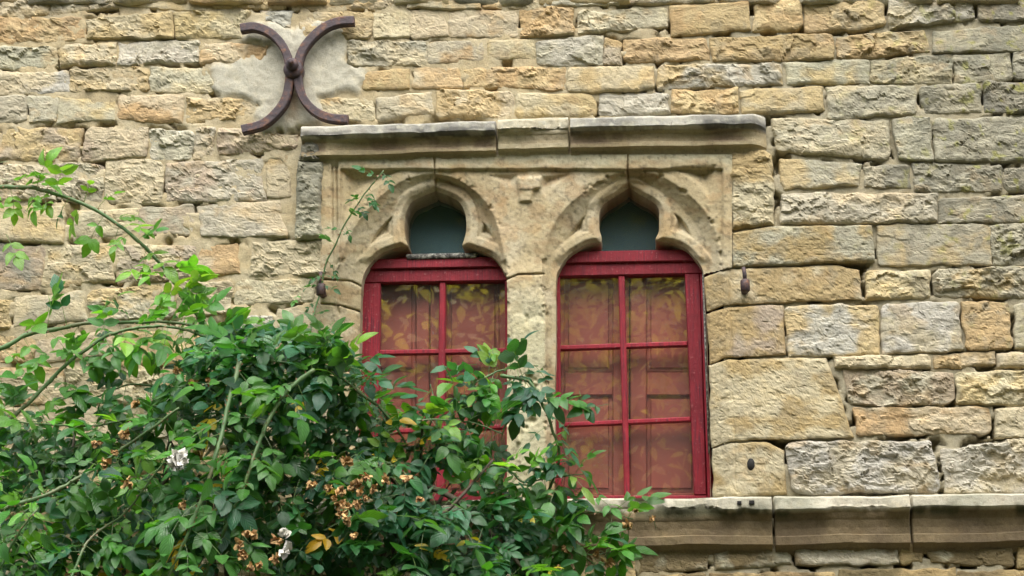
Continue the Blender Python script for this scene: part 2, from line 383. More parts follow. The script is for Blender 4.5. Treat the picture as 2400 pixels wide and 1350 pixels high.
# each stone: TLx TLy TRx TRy BRx BRy BLx BLy tone
SPEC = """
-40 -30 118 -30 118 35 -40 40 YL;120 -30 287 -30 286 17 120 36 LG;291 -30 485 -30 485 27 295 13 LY;493 -30 674 -30 668 20 495 18 YO;678 -30 948 -30 948 20 682 23 LY
952 -30 1126 -30 1125 20 955 18 OL;1130 -30 1270 -30 1270 22 1130 18 LO;1274 -30 1454 -30 1450 11 1274 15 G;1458 -30 1602 -30 1580 6 1458 9 BG
-40 42 197 42 197 90 -40 106 YO;201 46 403 27 404 87 203 92 YL;409 31 588 24 566 91 413 88 LY;611 25 687 24 682 76 630 58 P;693 27 870 28 872 90 712 92 YL
873 30 956 25 960 88 876 88 LC;961 25 1047 27 1050 82 964 94 CL;1053 28 1212 25 1213 86 1053 90 OL;1216 24 1343 18 1345 80 1220 86 LO;1351 28 1560 13 1567 62 1357 80 GC
1570 15 1756 3 1760 66 1575 85 YO;1766 0 1876 -3 1880 67 1768 72 YO;1884 12 2075 -5 2077 60 1891 79 OY;2081 -5 2278 -30 2283 42 2083 64 WL;2287 -30 2480 -30 2480 48 2290 46 GD
-40 110 128 112 132 156 -40 164 LG;134 104 276 100 268 151 137 156 YL;279 99 468 95 465 146 273 152 WG;471 98 640 106 606 145 470 150 LO
818 95 998 98 996 150 812 154 LG;1001 101 1134 95 1134 140 1001 150 GO;1140 98 1256 92 1256 139 1142 138 LY;1259 95 1413 84 1408 152 1262 154 WG;1419 90 1458 97 1458 154 1411 152 BO
1462 92 1656 87 1664 138 1465 149 OY;1660 89 1952 79 1952 137 1668 141 OT;1961 86 2168 69 2180 118 1964 139 YO;2183 76 2480 50 2480 118 2188 122 GD
-40 170 165 166 160 215 -40 223 LW;169 164 346 155 350 213 163 215 YL;351 156 500 163 497 219 354 215 LG;850 168 960 160 964 206 846 213 YO
968 157 1082 156 1085 205 967 211 OL;1087 160 1328 152 1328 213 1089 202 YO;1333 157 1534 155 1535 206 1331 218 LY;1540 152 1832 150 1836 195 1543 208 WY
1837 149 2038 138 2039 194 1847 196 YG;2042 143 2231 124 2230 196 2042 195 LD;2236 132 2371 120 2374 183 2237 196 GD;2376 116 2480 110 2480 185 2379 181 DG
-40 228 58 221 61 285 -40 292 GL;63 222 135 226 128 285 67 285 BG;137 225 272 238 266 281 132 290 GY;275 221 435 222 428 290 275 280 LO;437 229 608 228 605 268 434 291 LY
745 226 877 236 877 283 760 281 OL;881 229 1015 214 1018 268 881 282 GL;1024 210 1205 218 1199 276 1022 273 LY;1212 217 1388 218 1403 270 1204 276 LY
1398 219 1570 218 1570 265 1407 271 WG;1573 214 1730 207 1733 262 1574 265 YO;1737 211 1931 199 1934 258 1738 266 LY;1938 201 2148 202 2149 266 1943 279 LG
2156 204 2299 196 2302 261 2168 266 GD;2305 193 2480 188 2480 262 2308 262 DK
6 299 196 300 180 380 -20 374 BY;204 297 347 299 340 364 190 380 BL;353 304 459 308 446 376 353 376 WG;463 301 505 296 504 369 448 374 LG;514 297 697 318 693 348 512 363 BL
-60 386 125 385 128 468 -60 470 GL;130 383 245 388 238 471 132 468 GB;252 377 382 377 377 478 243 472 LC;388 384 613 371 625 469 388 475 BG;619 362 680 359 685 464 628 466 CY
-40 478 150 484 146 570 -40 562 LY;170 496 326 484 320 548 173 564 LC;326 488 456 480 454 548 324 550 BG;462 482 655 472 672 556 474 553 LG
-40 570 110 578 90 679 -40 680 BD;113 578 265 566 268 658 93 677 CY;271 573 464 575 440 655 276 662 LB;470 577 558 570 562 640 440 655 OL;586 566 762 564 768 642 583 650 CL
-40 700 25 702 24 772 -40 780 Y;33 696 202 681 204 751 31 766 GL;207 682 408 664 408 738 213 754 YG;415 665 543 658 542 730 415 745 LC;548 657 748 655 740 704 550 718 C
552 735 640 742 645 790 550 792 P;648 726 745 706 742 792 650 792 C
-40 785 83 789 78 846 -40 856 YO;87 795 273 768 283 826 76 856 CL;285 777 482 778 482 854 283 856 YO;487 780 652 796 652 862 487 862 L;656 797 746 797 746 882 656 882 LT
-40 864 150 860 152 946 -40 949 OL;155 860 374 856 374 944 155 948 CL;379 859 561 864 561 952 379 950 YL;566 866 746 886 746 962 566 962 L
-40 957 95 954 95 1042 -40 1046 L;99 952 331 947 331 1042 99 1046 CL;336 952 561 957 561 1052 336 1049 GL;566 965 742 967 742 1062 566 1062 L
1803 275 2086 282 2086 373 1822 354 GL;2091 278 2181 273 2186 373 2104 374 DG;2187 279 2480 268 2480 377 2192 376 DG
1828 373 2019 386 2010 434 1834 442 YG;2023 391 2131 382 2134 440 2027 438 GD;2136 380 2349 390 2346 446 2140 449 DG;2353 394 2480 390 2480 448 2355 447 DG
1830 451 2198 452 2198 520 1830 522 LG;2202 466 2480 455 2480 520 2202 522 GD
2055 529 2316 526 2325 618 2058 623 YG;2320 531 2480 518 2480 620 2329 618 DG
2029 633 2180 632 2181 698 2029 703 YL;2187 633 2480 620 2480 700 2189 692 GY
1840 717 2059 714 2062 830 1848 836 YW;2063 714 2246 706 2260 820 2066 830 GW;2251 707 2364 712 2374 815 2266 820 YO;2376 716 2480 700 2480 820 2384 815 GD
1953 836 2178 830 2180 860 1955 860 LC;2187 832 2333 822 2334 852 2190 863 YL;2338 826 2480 826 2480 862 2340 858 L
1974 864 2236 875 2236 946 1990 949 BG;2240 874 2480 864 2480 948 2243 947 YL
2001 955 2320 955 2324 1012 2010 1020 LO;2334 962 2480 948 2480 1028 2336 1024 L
1843 1035 2180 1034 2209 1150 1857 1157 GW;2204 1054 2480 1020 2480 1150 2217 1154 WL
1300 1287 1488 1281 1492 1352 1300 1356 TY;1497 1284 1662 1288 1660 1334 1499 1344 TG;1670 1286 1850 1277 1855 1321 1672 1336 TG;1860 1280 2105 1286 2105 1321 1862 1324 TG;2112 1274 2160 1276 2166 1319 2110 1320 T;2173 1293 2374 1280 2374 1328 2186 1316 TG;2381 1282 2480 1280 2480 1330 2383 1330 T
1498 1352 1655 1342 1655 1420 1498 1420 T;1662 1344 1958 1342 1958 1420 1662 1420 TY;1966 1338 2240 1333 2240 1420 1968 1420 TO;2246 1340 2480 1338 2480 1420 2246 1420 T
"""
entries = []
for ln in SPEC.strip().split('\n'):
    for e in ln.split(';'):
        p = e.split(); entries.append(([float(q) for q in p[:8]], p[8]))
random.seed(4)
# courses hidden behind the rose
for yt, yb in ((1052, 1142), (1148, 1240), (1247, 1345)):
    x = -60
    while x < 800:
        x2 = x+random.randint(120, 230)
        entries.append(([x, yt+random.randint(-4, 4), x2-6, yt+random.randint(-4, 4), x2-6, yb, x, yb], random.choice(['LY', 'LG', 'YT', 'L'])))
        x = x2
for i, (q, tone) in enumerate(entries):
    rr = random.Random(i*13+5)
    proud = rr.uniform(.021, .030); rough = rr.choice([.12, .20, .28, .36, .45, .55, .75])
    if q[0] < 1150: proud *= .85
    if q[1] > 1270: proud *= .75; rough *= .7
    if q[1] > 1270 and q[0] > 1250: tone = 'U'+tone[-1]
    V, f, c = stone_mesh([(q[0]-2, q[1]-2.5), (q[2]+2, q[3]-2.5)], [(q[6]-2, q[7]+2.5), (q[4]+2, q[5]+2.5)], tone, proud, rough, i*31+3)
    part('stone', V, f, M['stone'], wall, c, smooth=False)

# masonry beyond the frame: one joined part
AV, AF, AC, off = [], [], [], 0
random.seed(9)
def filler(x0, x1, y0, y1):
    global off
    y = y0
    while y < y1-20:
        h = random.uniform(62, 95); x = x0+random.uniform(-60, 0)
        while x < x1-30:
            wd = random.uniform(110, 230); xe = min(x+wd, x1)
            V, f, c = stone_mesh([(x, y+random.uniform(-4, 4)), (xe-6, y+random.uniform(-4, 4))], [(x, y+h-6), (xe-6, y+h-6)], random.choice(['YL', 'LG', 'YO', 'LC', 'GD']), .036, 1.0, random.randint(0, 99999), step=13)
            AV.append(V); AF.append(f+off); AC.append(c); off += len(V); x = xe
        y += h
filler(-900, -44, -500, 1500); filler(2484, 3300, -500, 1500); filler(-44, 2484, -500, -34); filler(-900, 3300, 1428, 2000); filler(-44, 1300, 1350, 1428)
o = part('rubble_masonry', np.concatenate(AV), np.concatenate(AF), M['stone'], wall, np.concatenate(AC)); o['kind'] = 'stuff'

# mortar bed
def inpoly(x, y, poly):
    r = np.zeros(x.shape, bool); n = len(poly)
    for i in range(n):
        x1, y1 = poly[i]; x2, y2 = poly[(i+1) % n]
        if y1 == y2: continue
        c = ((y1 > y) != (y2 > y)) & (x < (x2-x1)*(y-y1)/(y2-y1)+x1); r ^= c
    return r
def dpoly(x, y, pts, closed=True):
    """distance to a polyline"""
    pts = np.array(pts, float); n = len(pts); best = np.full(x.shape, 1e9)
    for i in range(n if closed else n-1):
        a = pts[i]; b = pts[(i+1) % n]; d = b-a; L = (d*d).sum()+1e-9
        t = np.clip(((x-a[0])*d[0]+(y-a[1])*d[1])/L, 0, 1)
        best = np.minimum(best, np.hypot(x-a[0]-t*d[0], y-a[1]-t*d[1]))
    return best
PATCH = [(600, 62), (640, 60), (690, 78), (735, 60), (800, 58), (812, 100), (806, 150), (850, 170), (840, 212), (770, 215), (742, 230), (762, 282), (700, 300), (640, 318), (600, 300), (612, 270), (600, 225), (505, 222), (505, 165), (545, 150), (612, 146), (640, 112), (585, 95)]
gx = np.concatenate([np.arange(-900, -20, 40), np.arange(-20, 2421, 6), np.arange(2460, 3320, 40)]).astype(float)
gy = np.concatenate([np.arange(-500, -20, 40), np.arange(-20, 1371, 6), np.arange(1410, 2050, 40)]).astype(float)
X, Y = np.meshgrid(gx, gy)
deep = ss(.56, .66, fbm(X/36, Y/26, 71, 4)-.05*(1-ss(1150, 1900, X)))
right = ss(1150, 1900, X)
h = .0146+.008*(fbm(X/13, Y/13, 72, 4)-.5)+.004*(fbm(X/8, Y/8, 78, 2)-.5)-deep*(.034+.020*right)-right*.006+.006*(fbm(X/90, Y/90, 75, 2)-.5)
ip = inpoly(X, Y, PATCH); dp = dpoly(X, Y, PATCH); sp = np.where(ip, dp, -dp)
pf = ss(-16, 6, sp+(fbm(X/16, Y/16, 74, 4)-.5)*34)
h = h*(1-pf)+pf*(.0275+.012*(fbm(X/46, Y/38, 76, 5)-.5)+.010*(fbm(X/11, Y/10, 73, 4)-.5)+.004*(fbm(X/9, Y/9, 79, 2)-.5))
Q = W(X.ravel(), Y.ravel(), 0.0); Q[:, 1] = -h.ravel()
mc = TONE['L']*.95*(1-.0*right[..., None]); f = ss(.35, .65, fbm(X/70, Y/50, 77, 4))[..., None]*.5
mc = mc*(1-f)+(TONE['Y']*.85)*f; gf = (right*.6)[..., None]; mc = mc*(1-gf)+TONE['G']*.8*gf
mc = mc*(1-pf[..., None])+np.array([.46, .44, .35])*pf[..., None]
rs = (np.exp(-((X-690)/16)**2)*ss(165, 200, Y)*(1-ss(225, 330, Y+(fbm(X/9, Y/9, 83, 3)-.5)*60))*.55)[..., None]; mc = mc*(1-rs)+np.array([.34, .17, .06])*rs
fc = gridf(len(gx), len(gy)); cx = .5*(X[:-1, :-1]+X[1:, 1:]).ravel(); cy = .5*(Y[:-1, :-1]+Y[1:, 1:]).ravel()
keep = ~((cx > 762) & (cx < 1698) & (cy > 376) & (cy < 1190))
part('mortar', Q, fc[keep], M['mortar'], wall, mc.reshape(-1, 3))
# solid wall behind (keeps the light out), with the window bay left open
def boxv(x0, x1, y0, y1, z0, z1):
    v = np.array([[x0, y0, z0], [x1, y0, z0], [x1, y1, z0], [x0, y1, z0], [x0, y0, z1], [x1, y0, z1], [x1, y1, z1], [x0, y1, z1]], float)
    f = np.array([[0, 3, 2, 1], [4, 5, 6, 7], [0, 1, 5, 4], [1, 2, 6, 5], [2, 3, 7, 6], [3, 0, 4, 7]]); return v, f
BX0 = W1(810, 800).x; BX1 = W1(1680, 800).x; BZ0 = W1(1200, 1180).z; BZ1 = W1(1200, 430).z
for (a, b, c, d) in ((-6, BX0, 0, 9), (BX1, 6, 0, 9), (BX0, BX1, 0, BZ0), (BX0, BX1, BZ1, 9)):
    v, f = boxv(a, b, .07, .75, c, d); part('wall_core', v, f, M['dark'], wall, smooth=False)
v, f = boxv(BX0-.1, BX1+.1, .5, .55, BZ0-.1, BZ1+.1); part('wall_core', v, f, M['dark'], wall, smooth=False)

# ------------------------------------------------------------------ dressed stone around the window
sur = empty('window_surround', 'carved ochre stone surround of the twin window with two trefoil arches and mullion', 'window frame', W1(1245, 1168))
OL = [(826, 1172), (836, 1010), (841, 880), (845, 720), (847, 680), (850, 651), (859, 630), (874, 612), (895, 594), (929, 581), (957, 577), (951, 560), (948, 540), (949, 515), (954, 492), (966, 473), (990, 461), (1021, 448), (1050, 459), (1078, 475), (1090, 500), (1093, 525), (1091, 550), (1083, 575), (1113, 584), (1147, 597), (1170, 617), (1182, 638), (1188, 656), (1189, 800), (1188, 1000), (1188, 1172)]
OR_ = [(1299, 1172), (1301, 1000), (1301, 890), (1303, 810), (1303, 700), (1304, 648), (1312, 628), (1328, 604), (1354, 584), (1385, 570), (1408, 569), (1410, 556), (1406, 542), (1404, 521), (1406, 494), (1417, 477), (1446, 459), (1474, 440), (1500, 457), (1525, 470), (1543, 488), (1545, 515), (1544, 542), (1536, 560), (1543, 566), (1574, 569), (1608, 584), (1626, 602), (1641, 620), (1650, 646), (1653, 718), (1657, 770), (1661, 950), (1667, 1172)]
AL = [(780, 1200), (784, 900), (790, 720), (791, 648), (794, 625), (806, 587), (816, 561), (826, 543), (844, 514), (870, 483), (896, 457), (935, 429), (974, 413), (1013, 407), (1021, 408), (1065, 418), (1106, 442), (1137, 473), (1156, 504), (1168, 540), (1176, 574), (1182, 610), (1187, 650), (1187, 1200)]
AR = [(1283, 1200), (1281, 810), (1272, 640), (1277, 597), (1284, 561), (1295, 532), (1316, 499), (1349, 467), (1390, 437), (1430, 412), (1471, 404), (1476, 403), (1511, 405), (1547, 412), (1593, 440), (1631, 472), (1658, 505), (1674, 537), (1683, 570), (1687, 600), (1690, 640), (1698, 720), (1706, 1200)]
EYES = [[(924, 503), (914, 525), (911, 547), (893, 556), (866, 577), (882, 545), (904, 520)], [(1126, 513), (1132, 528), (1127, 548), (1146, 553), (1162, 566), (1152, 545), (1140, 528)],
        [(1374, 502), (1367, 520), (1366, 541), (1350, 548), (1330, 562), (1342, 540), (1355, 522)], [(1578, 497), (1586, 517), (1584, 538), (1602, 544), (1622, 556), (1612, 532), (1597, 511)]]
SPAN = [[(804, 400), (946, 396), (905, 424), (866, 450), (836, 476), (806, 520)], [(1137, 409), (1218, 407), (1202, 440)], [(1268, 412), (1344, 407), (1298, 438), (1280, 466), (1262, 440)], [(1566, 391), (1682, 384), (1664, 470), (1640, 440), (1606, 412)]]
SHIELD = [(1212, 414), (1270, 412), (1270, 440), (1252, 447), (1248, 474), (1216, 476), (1214, 452)]
JOINTS = [[(1018, 360), (1019, 404), (1022, 455)], [(1472, 355), (1471, 400), (1474, 446)], [(1187, 655), (1214, 644), (1274, 642)], [(779, 380), (780, 560)], [(760, 655), (823, 659), (848, 672)], [(752, 712), (797, 716), (845, 731)], [(700, 862), (850, 872)], [(700, 1010), (850, 1020)], [(1690, 636), (1720, 628)], [(789, 370), (792, 560)]]
def catmull(P, n):
    P = [np.array(p, float) for p in P]; P = [2*P[0]-P[1]]+P+[2*P[-1]-P[-2]]; out = []
    for i in range(1, len(P)-2):
        for t in np.linspace(0, 1, n, endpoint=False):
            a, b, c, d = P[i-1], P[i], P[i+1], P[i+2]
            out.append(.5*((2*b)+(-a+c)*t+(2*a-5*b+4*c-d)*t*t+(-a+3*b-3*c+d)*t**3))
    out.append(P[-2]); return np.array(out)
def smooth_line(P, corners=(), n=3):
    out = []; seg = [P[0]]
    for p in P[1:]:
        seg.append(p)
        if p in corners or p is P[-1]:
            q = catmull(seg, n) if len(seg) > 2 else np.array(seg, float)
            out += [tuple(v) for v in q[(0 if not out else 1):]]; seg = [p]
    return out
OL = smooth_line(OL, [(957, 577), (1021, 448), (1083, 575)]); OR_ = smooth_line(OR_, [(1408, 569), (1474, 440), (1536, 560)])
AL = smooth_line(AL, [(1021, 408)]); AR = smooth_line(AR, [(1476, 403)])
YP = -.030
def surround_y(x, y):
    d = np.full(x.shape, .0)
    band = ss(394, 400, y+(fbm(x/25, y/25, 5, 3)-.5)*4)*ss(796, 800, x)*(1-ss(1692, 1696, x))
    d += .016*band*(1-ss(600, 660, y))
    # narrow fillet on the left side
    d += .010*ss(781, 784, x)*(1-ss(790, 794, x))*(y < 640)
    for k, sp_ in enumerate(SPAN):
        q = inpoly(x, y, sp_); dd = dpoly(x, y, sp_); d += np.where(q, .030*np.clip(dd/24, 0, 1), 0)
    q = inpoly(x, y, SHIELD); dd = dpoly(x, y, SHIELD); d -= np.where(q, .014*np.clip(dd/5, 0, 1)+.004*(y < 445), 0)
    for A, wl, wr, mid in ((AL, 47, 17, 1020), (AR, 44, 34, 1473)):
        q = inpoly(x, y, A); dd = dpoly(x, y, A[1:-1], False)
        wd = np.where(x < mid, wl, wr)*(1-.25*np.exp(-((x-mid)/60)**2))
        t = np.clip(dd/wd, 0, 1)
        roll = .006*np.exp(-((dd-5)/3.5)**2)
        d = np.where(q, .016+.046*t**.75-roll*0, d)
    for O in (OL, OR_):
        dd = dpoly(x, y, O[1:-1], False); top = (1-ss(590, 640, y))
        inA = inpoly(x, y, AL if O is OL else AR)
        d -= .011*(1-ss(27, 31, dd))*(1-ss(598, 625, y))*inA*ss(.036, .054, d)
        d += .020*np.clip(1-dd/11, 0, 1)*top
    for E in EYES:
        q = inpoly(x, y, E); dd = dpoly(x, y, E); d += np.where(q, .026*np.clip(dd/6.0, 0, 1), 0)
    for J in JOINTS:
        dd = dpoly(x, y, J, False); wb = (fbm(x/14, y/14, 8, 3)-.3)*1.6
        d += .016*np.clip(1-(dd-wb)/2.4, 0, 1)
    wear = fbm(x/26, y/26, 21, 5)-.5; d += wear*.005+(fbm(x/7, y/7, 22, 3)-.5)*.0035
    d += .012*ss(.60, .72, fbm(x/18, y/18, 27, 4))*np.exp(-((np.minimum(dpoly(x, y, AL[1:-1], False), dpoly(x, y, AR[1:-1], False)))/7)**2)
    scar = ss(.58, .70, fbm(x/40, y/60, 24, 4))*ss(1190, 1215, x)*(1-ss(1270, 1290, x))*ss(700, 780, y)
    d += scar*.016
    return YP+d
def surround_col(x, y):
    f = ss(.35, .65, fbm(x/90, y/70, 31, 5))[:, None]
    c = np.array([.41, .34, .205])*(1-f)+np.array([.46, .40, .27])*f
    b = (ss(.56, .68, fbm(x/55, y/38, 33, 5))*.45)[:, None]; c = c*(1-b)+np.array([.27, .175, .085])*b
    o_ = (ss(.60, .70, fbm(x/45, y/45, 34, 4))*.35)[:, None]; c = c*(1-o_)+np.array([.40, .25, .115])*o_
    m_ = ((1-ss(368, 392, y+(fbm(x/30, y/20, 35, 4)-.5)*40))*.8)[:, None]; c = c*(1-m_)+np.array([.44, .42, .29])*m_
    k = (ss(1185, 1200, x)*(1-ss(1272, 1282, x))*ss(640, 760, y)*.75)[:, None]; c = c*(1-k)+np.array([.47, .45, .30])*k
    sp_ = (ss(.66, .75, fbm(x/10, y/10, 36, 3))*.35)[:, None]; c = c*(1-sp_)
    return c
ST = 2.6
bx = np.arange(746, 1716, ST); by = np.arange(362, 1174, ST)
X, Y = np.meshgrid(bx, by)
x = X.ravel().copy(); y = Y.ravel().copy(); nu = len(bx); nv = len(by)
FC = gridf(nu, nv); cx = .5*(X[:-1, :-1]+X[1:, 1:]).ravel(); cy = .5*(Y[:-1, :-1]+Y[1:, 1:]).ravel()
hole = inpoly(cx, cy, OL) | inpoly(cx, cy, OR_)
jamb_cut = (cx > 1688) & (cy > 634)            # right jamb is built of its own blocks
jamb_cut |= (cx > 1650) & (cy > 642-(cx-1650)*.22)
edge_l = (cx < 752+2*np.sin(cy/17))
# snap the rim of the openings to the traced outline
hv = np.zeros(len(x), int); ov = np.zeros(len(x), int)
np.add.at(hv, FC[hole].ravel(), 1); np.add.at(ov, FC[~hole].ravel(), 1)
rim = np.where((hv > 0) & (ov > 0))[0]
def nearest(px, py, poly):
    pts = np.array(poly, float); best = np.full(px.shape, 1e9); bx_ = px.copy(); by_ = py.copy()
    for i in range(len(pts)-1):
        a = pts[i]; d = pts[i+1]-a; t = np.clip(((px-a[0])*d[0]+(py-a[1])*d[1])/((d*d).sum()+1e-9), 0, 1)
        qx = a[0]+t*d[0]; qy = a[1]+t*d[1]; D = np.hypot(px-qx, py-qy); m = D < best
        best[m] = D[m]; bx_[m] = qx[m]; by_[m] = qy[m]
    return bx_, by_
isl = x[rim] < 1245
for sel, O in ((rim[isl], OL), (rim[~isl], OR_)):
    x[sel], y[sel] = nearest(x[sel], y[sel], O)
ydep = surround_y(x, y); SV = W(x, y, ydep); SC = surround_col(x, y)
def jy(J, xx): return np.interp(xx, [p[0] for p in J], [p[1] for p in J])
reg = np.full(len(cx), -1)
low = cy > np.where(cx < 850, jy([(700, 652), (823, 659), (848, 672)], cx), np.where(cx < 1190, 655, np.where(cx < 1300, jy([(1187, 655), (1214, 644), (1274, 642)], cx), 640)))
reg[(~low) & (cx < 1019)] = 0; reg[(~low) & (cx >= 1019) & (cx < 1472)] = 1; reg[(~low) & (cx >= 1472)] = 2
reg[low & (cx > 1150) & (cx < 1400)] = 3
lj = low & (cx < 900)
reg[lj & (cy < jy([(752, 712), (797, 716), (845, 731)], cx))] = 4
reg[lj & (reg != 4) & (cy < 868)] = 5; reg[lj & (cy >= 868) & (cy < 1015)] = 6; reg[lj & (cy >= 1015)] = 7
reg[low & (cx > 1400)] = 2
for k, nm in enumerate(['lintel_block', 'lintel_block', 'lintel_block', 'mullion', 'jamb_block', 'jamb_block', 'jamb_block', 'jamb_block']):
    mk = (reg == k) & ~hole & ~jamb_cut & ~edge_l
    if not mk.any(): continue
    f = FC[mk]; ids, inv = np.unique(f, return_inverse=True)
    part(nm, SV[ids], inv.reshape(f.shape), M['dressed'], sur, SC[ids])
# reveals: the opening outlines run straight back into the wall
for O in (OL, OR_):
    P = np.array(O, float); pts = []
    for i in range(len(P)-1):
        n = max(1, int(np.hypot(*(P[i+1]-P[i]))/4))
        for k in range(n): pts.append(P[i]+(P[i+1]-P[i])*k/n)
    pts.append(P[-1]); pts = np.array(pts)
    y0 = surround_y(pts[:, 0], pts[:, 1])
    jb = (pts[:, 0] > 1640) & (pts[:, 1] > 640); y0 = np.where(jb, .028, y0)
    A = W(pts[:, 0], pts[:, 1], y0-.001); rows = [A]
    for d in (.012, .03, .05, .08, .11, .16):
        B = A.copy(); B[:, 1] = np.maximum(B[:, 1]+.001, YP+.016)+d; B[:, 0] += (fbm(pts[:, 0]/20, pts[:, 1]/20+d*90, 3, 3)-.5)*.006; B[:, 2] += (fbm(pts[:, 0]/20+d*80, pts[:, 1]/20, 4, 3)-.5)*.006; rows.append(B)
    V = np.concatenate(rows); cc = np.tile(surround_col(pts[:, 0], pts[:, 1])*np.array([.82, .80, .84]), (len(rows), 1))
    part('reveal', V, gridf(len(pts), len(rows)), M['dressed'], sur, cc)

# right jamb blocks: chamfered towards the opening, tooled smooth
def jamb_y(px, py):
    edge = np.interp(py, [640, 718, 770, 950, 1172], [1650, 1653, 1657, 1661, 1667])
    t = np.clip((edge+46-px)/46, 0, 1)
    gro = .004*np.exp(-((px-(edge+58))/2.0)**2)
    return .004+.046*t+gro
JB = [([(1650, 650), (1690, 634), (1720, 629), (1965, 620), (2012, 634)], [(1656, 732), (1700, 716), (2022, 703)], 'TL'),
      ([(1656, 735), (1700, 719), (1837, 714)], [(1661, 854), (1703, 840), (1842, 832)], 'TB'),
      ([(1661, 857), (1703, 843), (1850, 838), (1938, 838)], [(1666, 1050), (1712, 1035), (2002, 1026)], 'TL'),
      ([(1666, 1053), (1712, 1038), (1800, 1034), (1836, 1056)], [(1672, 1167), (1712, 1167), (1846, 1160)], 'TL')]
for i, (tp, bt, tone) in enumerate(JB):
    V, f, c = stone_mesh(tp, bt, tone, .030, 1, 900+i*17, smooth=True, step=4, yfun=jamb_y)
    part('jamb_block', V, f, M['dressed'], sur, c, smooth=False)
# block right of the lintel and the long one under it
for i, (tp, bt, tone, pr) in enumerate([([(1712, 352), (1790, 348), (1812, 362)], [(1714, 538), (1818, 527)], 'CT', .040), ([(1713, 544), (1824, 528), (2047, 526)], [(1716, 626), (2053, 612)], 'TG', .036)]):
    V, f, c = stone_mesh(tp, bt, tone, pr, .45, 950+i*19, smooth=(i == 1), step=3.4)
    part('quoin_block', V, f, M['stone'], sur, c, smooth=False)
for i, (q, tone) in enumerate([([704, 318, 750, 318, 750, 374, 700, 376], 'DK'), ([694, 378, 754, 376, 752, 560, 688, 558], 'DG')]):
    V, f, c = stone_mesh([(q[0], q[1]), (q[2], q[3])], [(q[6], q[7]), (q[4], q[5])], tone, .058, .6, 970+i*23, step=3.4, wob=.6)
    part('label_stop', V, f, M['stone'], sur, c, smooth=False)

# mouldings: hood over the window and string course under it
def moulding(parent, name, pxa, pxb, pya, pyb, prof, colf, seed, chip=.02, n=None, endround=0):
    """profile (proud, drop in metres) swept along x between two photo points of its top edge"""
    A = W([pxa], [pya], -.08)[0]; B = W([pxb], [pyb], -.08)[0]
    n = n or int((pxb-pxa)/3); t = np.linspace(0, 1, n)
    # refine profile
    pr = np.array(prof, float); s = np.concatenate([[0], np.cumsum(np.hypot(*np.diff(pr, axis=0).T))]); q = np.unique(np.concatenate([np.linspace(0, s[-1], 40), s, s[1:-1]-.0015, s[1:-1]+.0015])); m = len(q)
    pp = np.stack([np.interp(q, s, pr[:, 0]), np.interp(q, s, pr[:, 1])], 1)
    X = (A[0]+(B[0]-A[0])*t)[None, :]+np.zeros((m, 1)); Z0 = (A[2]+(B[2]-A[2])*t)[None, :]
    xs = X*300; D = pp[:, 1][:, None]+np.zeros((1, n)); PR = pp[:, 0][:, None]+np.zeros((1, n))
    mx = pp[:, 0].max(); lip = np.clip((PR-mx*.62)/(mx*.38), 0, 1)
    cn = fbm(xs/38, D*300/38, seed, 5)
    cl = fbm(xs/55, 0*D, seed+1, 5)
    PR = PR-lip*(chip*ss(.46, .75, cl)+chip*.5*ss(.5, .8, cn))+(fbm(xs/20, D*300/20, seed+2, 5)-.5)*.010+(fbm(xs/6, D*300/6, seed+4, 3)-.5)*.004
    Zz = Z0-D+(fbm(xs/50, D*300/50, seed+3, 4)-.5)*.012+lip*ss(.48, .75, cl)*chip*.7*(D > .04)
    if endround:
        e = np.clip(1-(X-A[0])/.05, 0, 1) if endround < 0 else np.clip(1-(B[0]-X)/.07, 0, 1)
        PR = PR*(1-.8*e**2)
    V = np.stack([X, -PR, Zz], -1)
    c = colf(xs, D, PR)
    f = gridf(n, m); VV = V.reshape(-1, 3); cc = c.reshape(-1, 3)
    # end caps back to the wall
    L = V[:, 0].copy(); L[:, 1] = .04; Rr = V[:, -1].copy(); Rr[:, 1] = .04
    b = len(VV); VV = np.concatenate([VV, L, Rr]); cc = np.concatenate([cc, c[:, 0], c[:, -1]])
    i0 = np.arange(m-1)*n; k = np.arange(m-1)
    f = np.concatenate([f, np.stack([i0, b+k, b+k+1, i0+n], 1), np.stack([i0+n-1, i0+2*n-1, b+m+k+1, b+m+k], 1)])
    return part(name, VV, f, M['dressed'], parent, cc)
HP = [(-.02, -.014), (.060, -.012), (.086, -.002), (.094, .006), (.098, .040), (.092, .045), (.070, .047), (.056, .060), (.049, .080), (.048, .094), (.058, .096), (.057, .114), (.042, .117), (.034, .122), (.020, .150)]
def hoodcol(a, b):
    def f(xs, D, PR):
        g = ss(.35, .62, fbm(xs/40, D*300/40, a, 5))[..., None]
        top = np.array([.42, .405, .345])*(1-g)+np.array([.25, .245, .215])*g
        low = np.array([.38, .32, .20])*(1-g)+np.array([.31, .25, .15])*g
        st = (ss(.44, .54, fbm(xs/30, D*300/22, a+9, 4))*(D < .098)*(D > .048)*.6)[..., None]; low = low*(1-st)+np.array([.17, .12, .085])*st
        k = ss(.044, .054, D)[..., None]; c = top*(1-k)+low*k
        if b: c = c*.35+np.array([.44, .39, .26])*.65
        ln = (ss(.55, .7, fbm(xs/5, D*300/5, a+5, 3))*(D < .05)*.75)[..., None]; c = c*(1-ln)+np.array([.42, .41, .33])*ln
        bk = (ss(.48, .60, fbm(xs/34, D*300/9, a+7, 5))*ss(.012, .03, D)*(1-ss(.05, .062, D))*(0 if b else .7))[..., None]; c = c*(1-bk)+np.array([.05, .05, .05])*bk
        return c
    return f
hood = empty('hood_mould', 'grey weathered stone hood moulding running above the twin window', 'moulding', W1(1250, 300))
moulding(hood, 'hood_piece', 706, 1161, 299, 284, HP, hoodcol(41, 0), 51, .026)
moulding(hood, 'hood_piece', 1166, 1331, 282, 278, HP, hoodcol(46, 1), 61, .034)
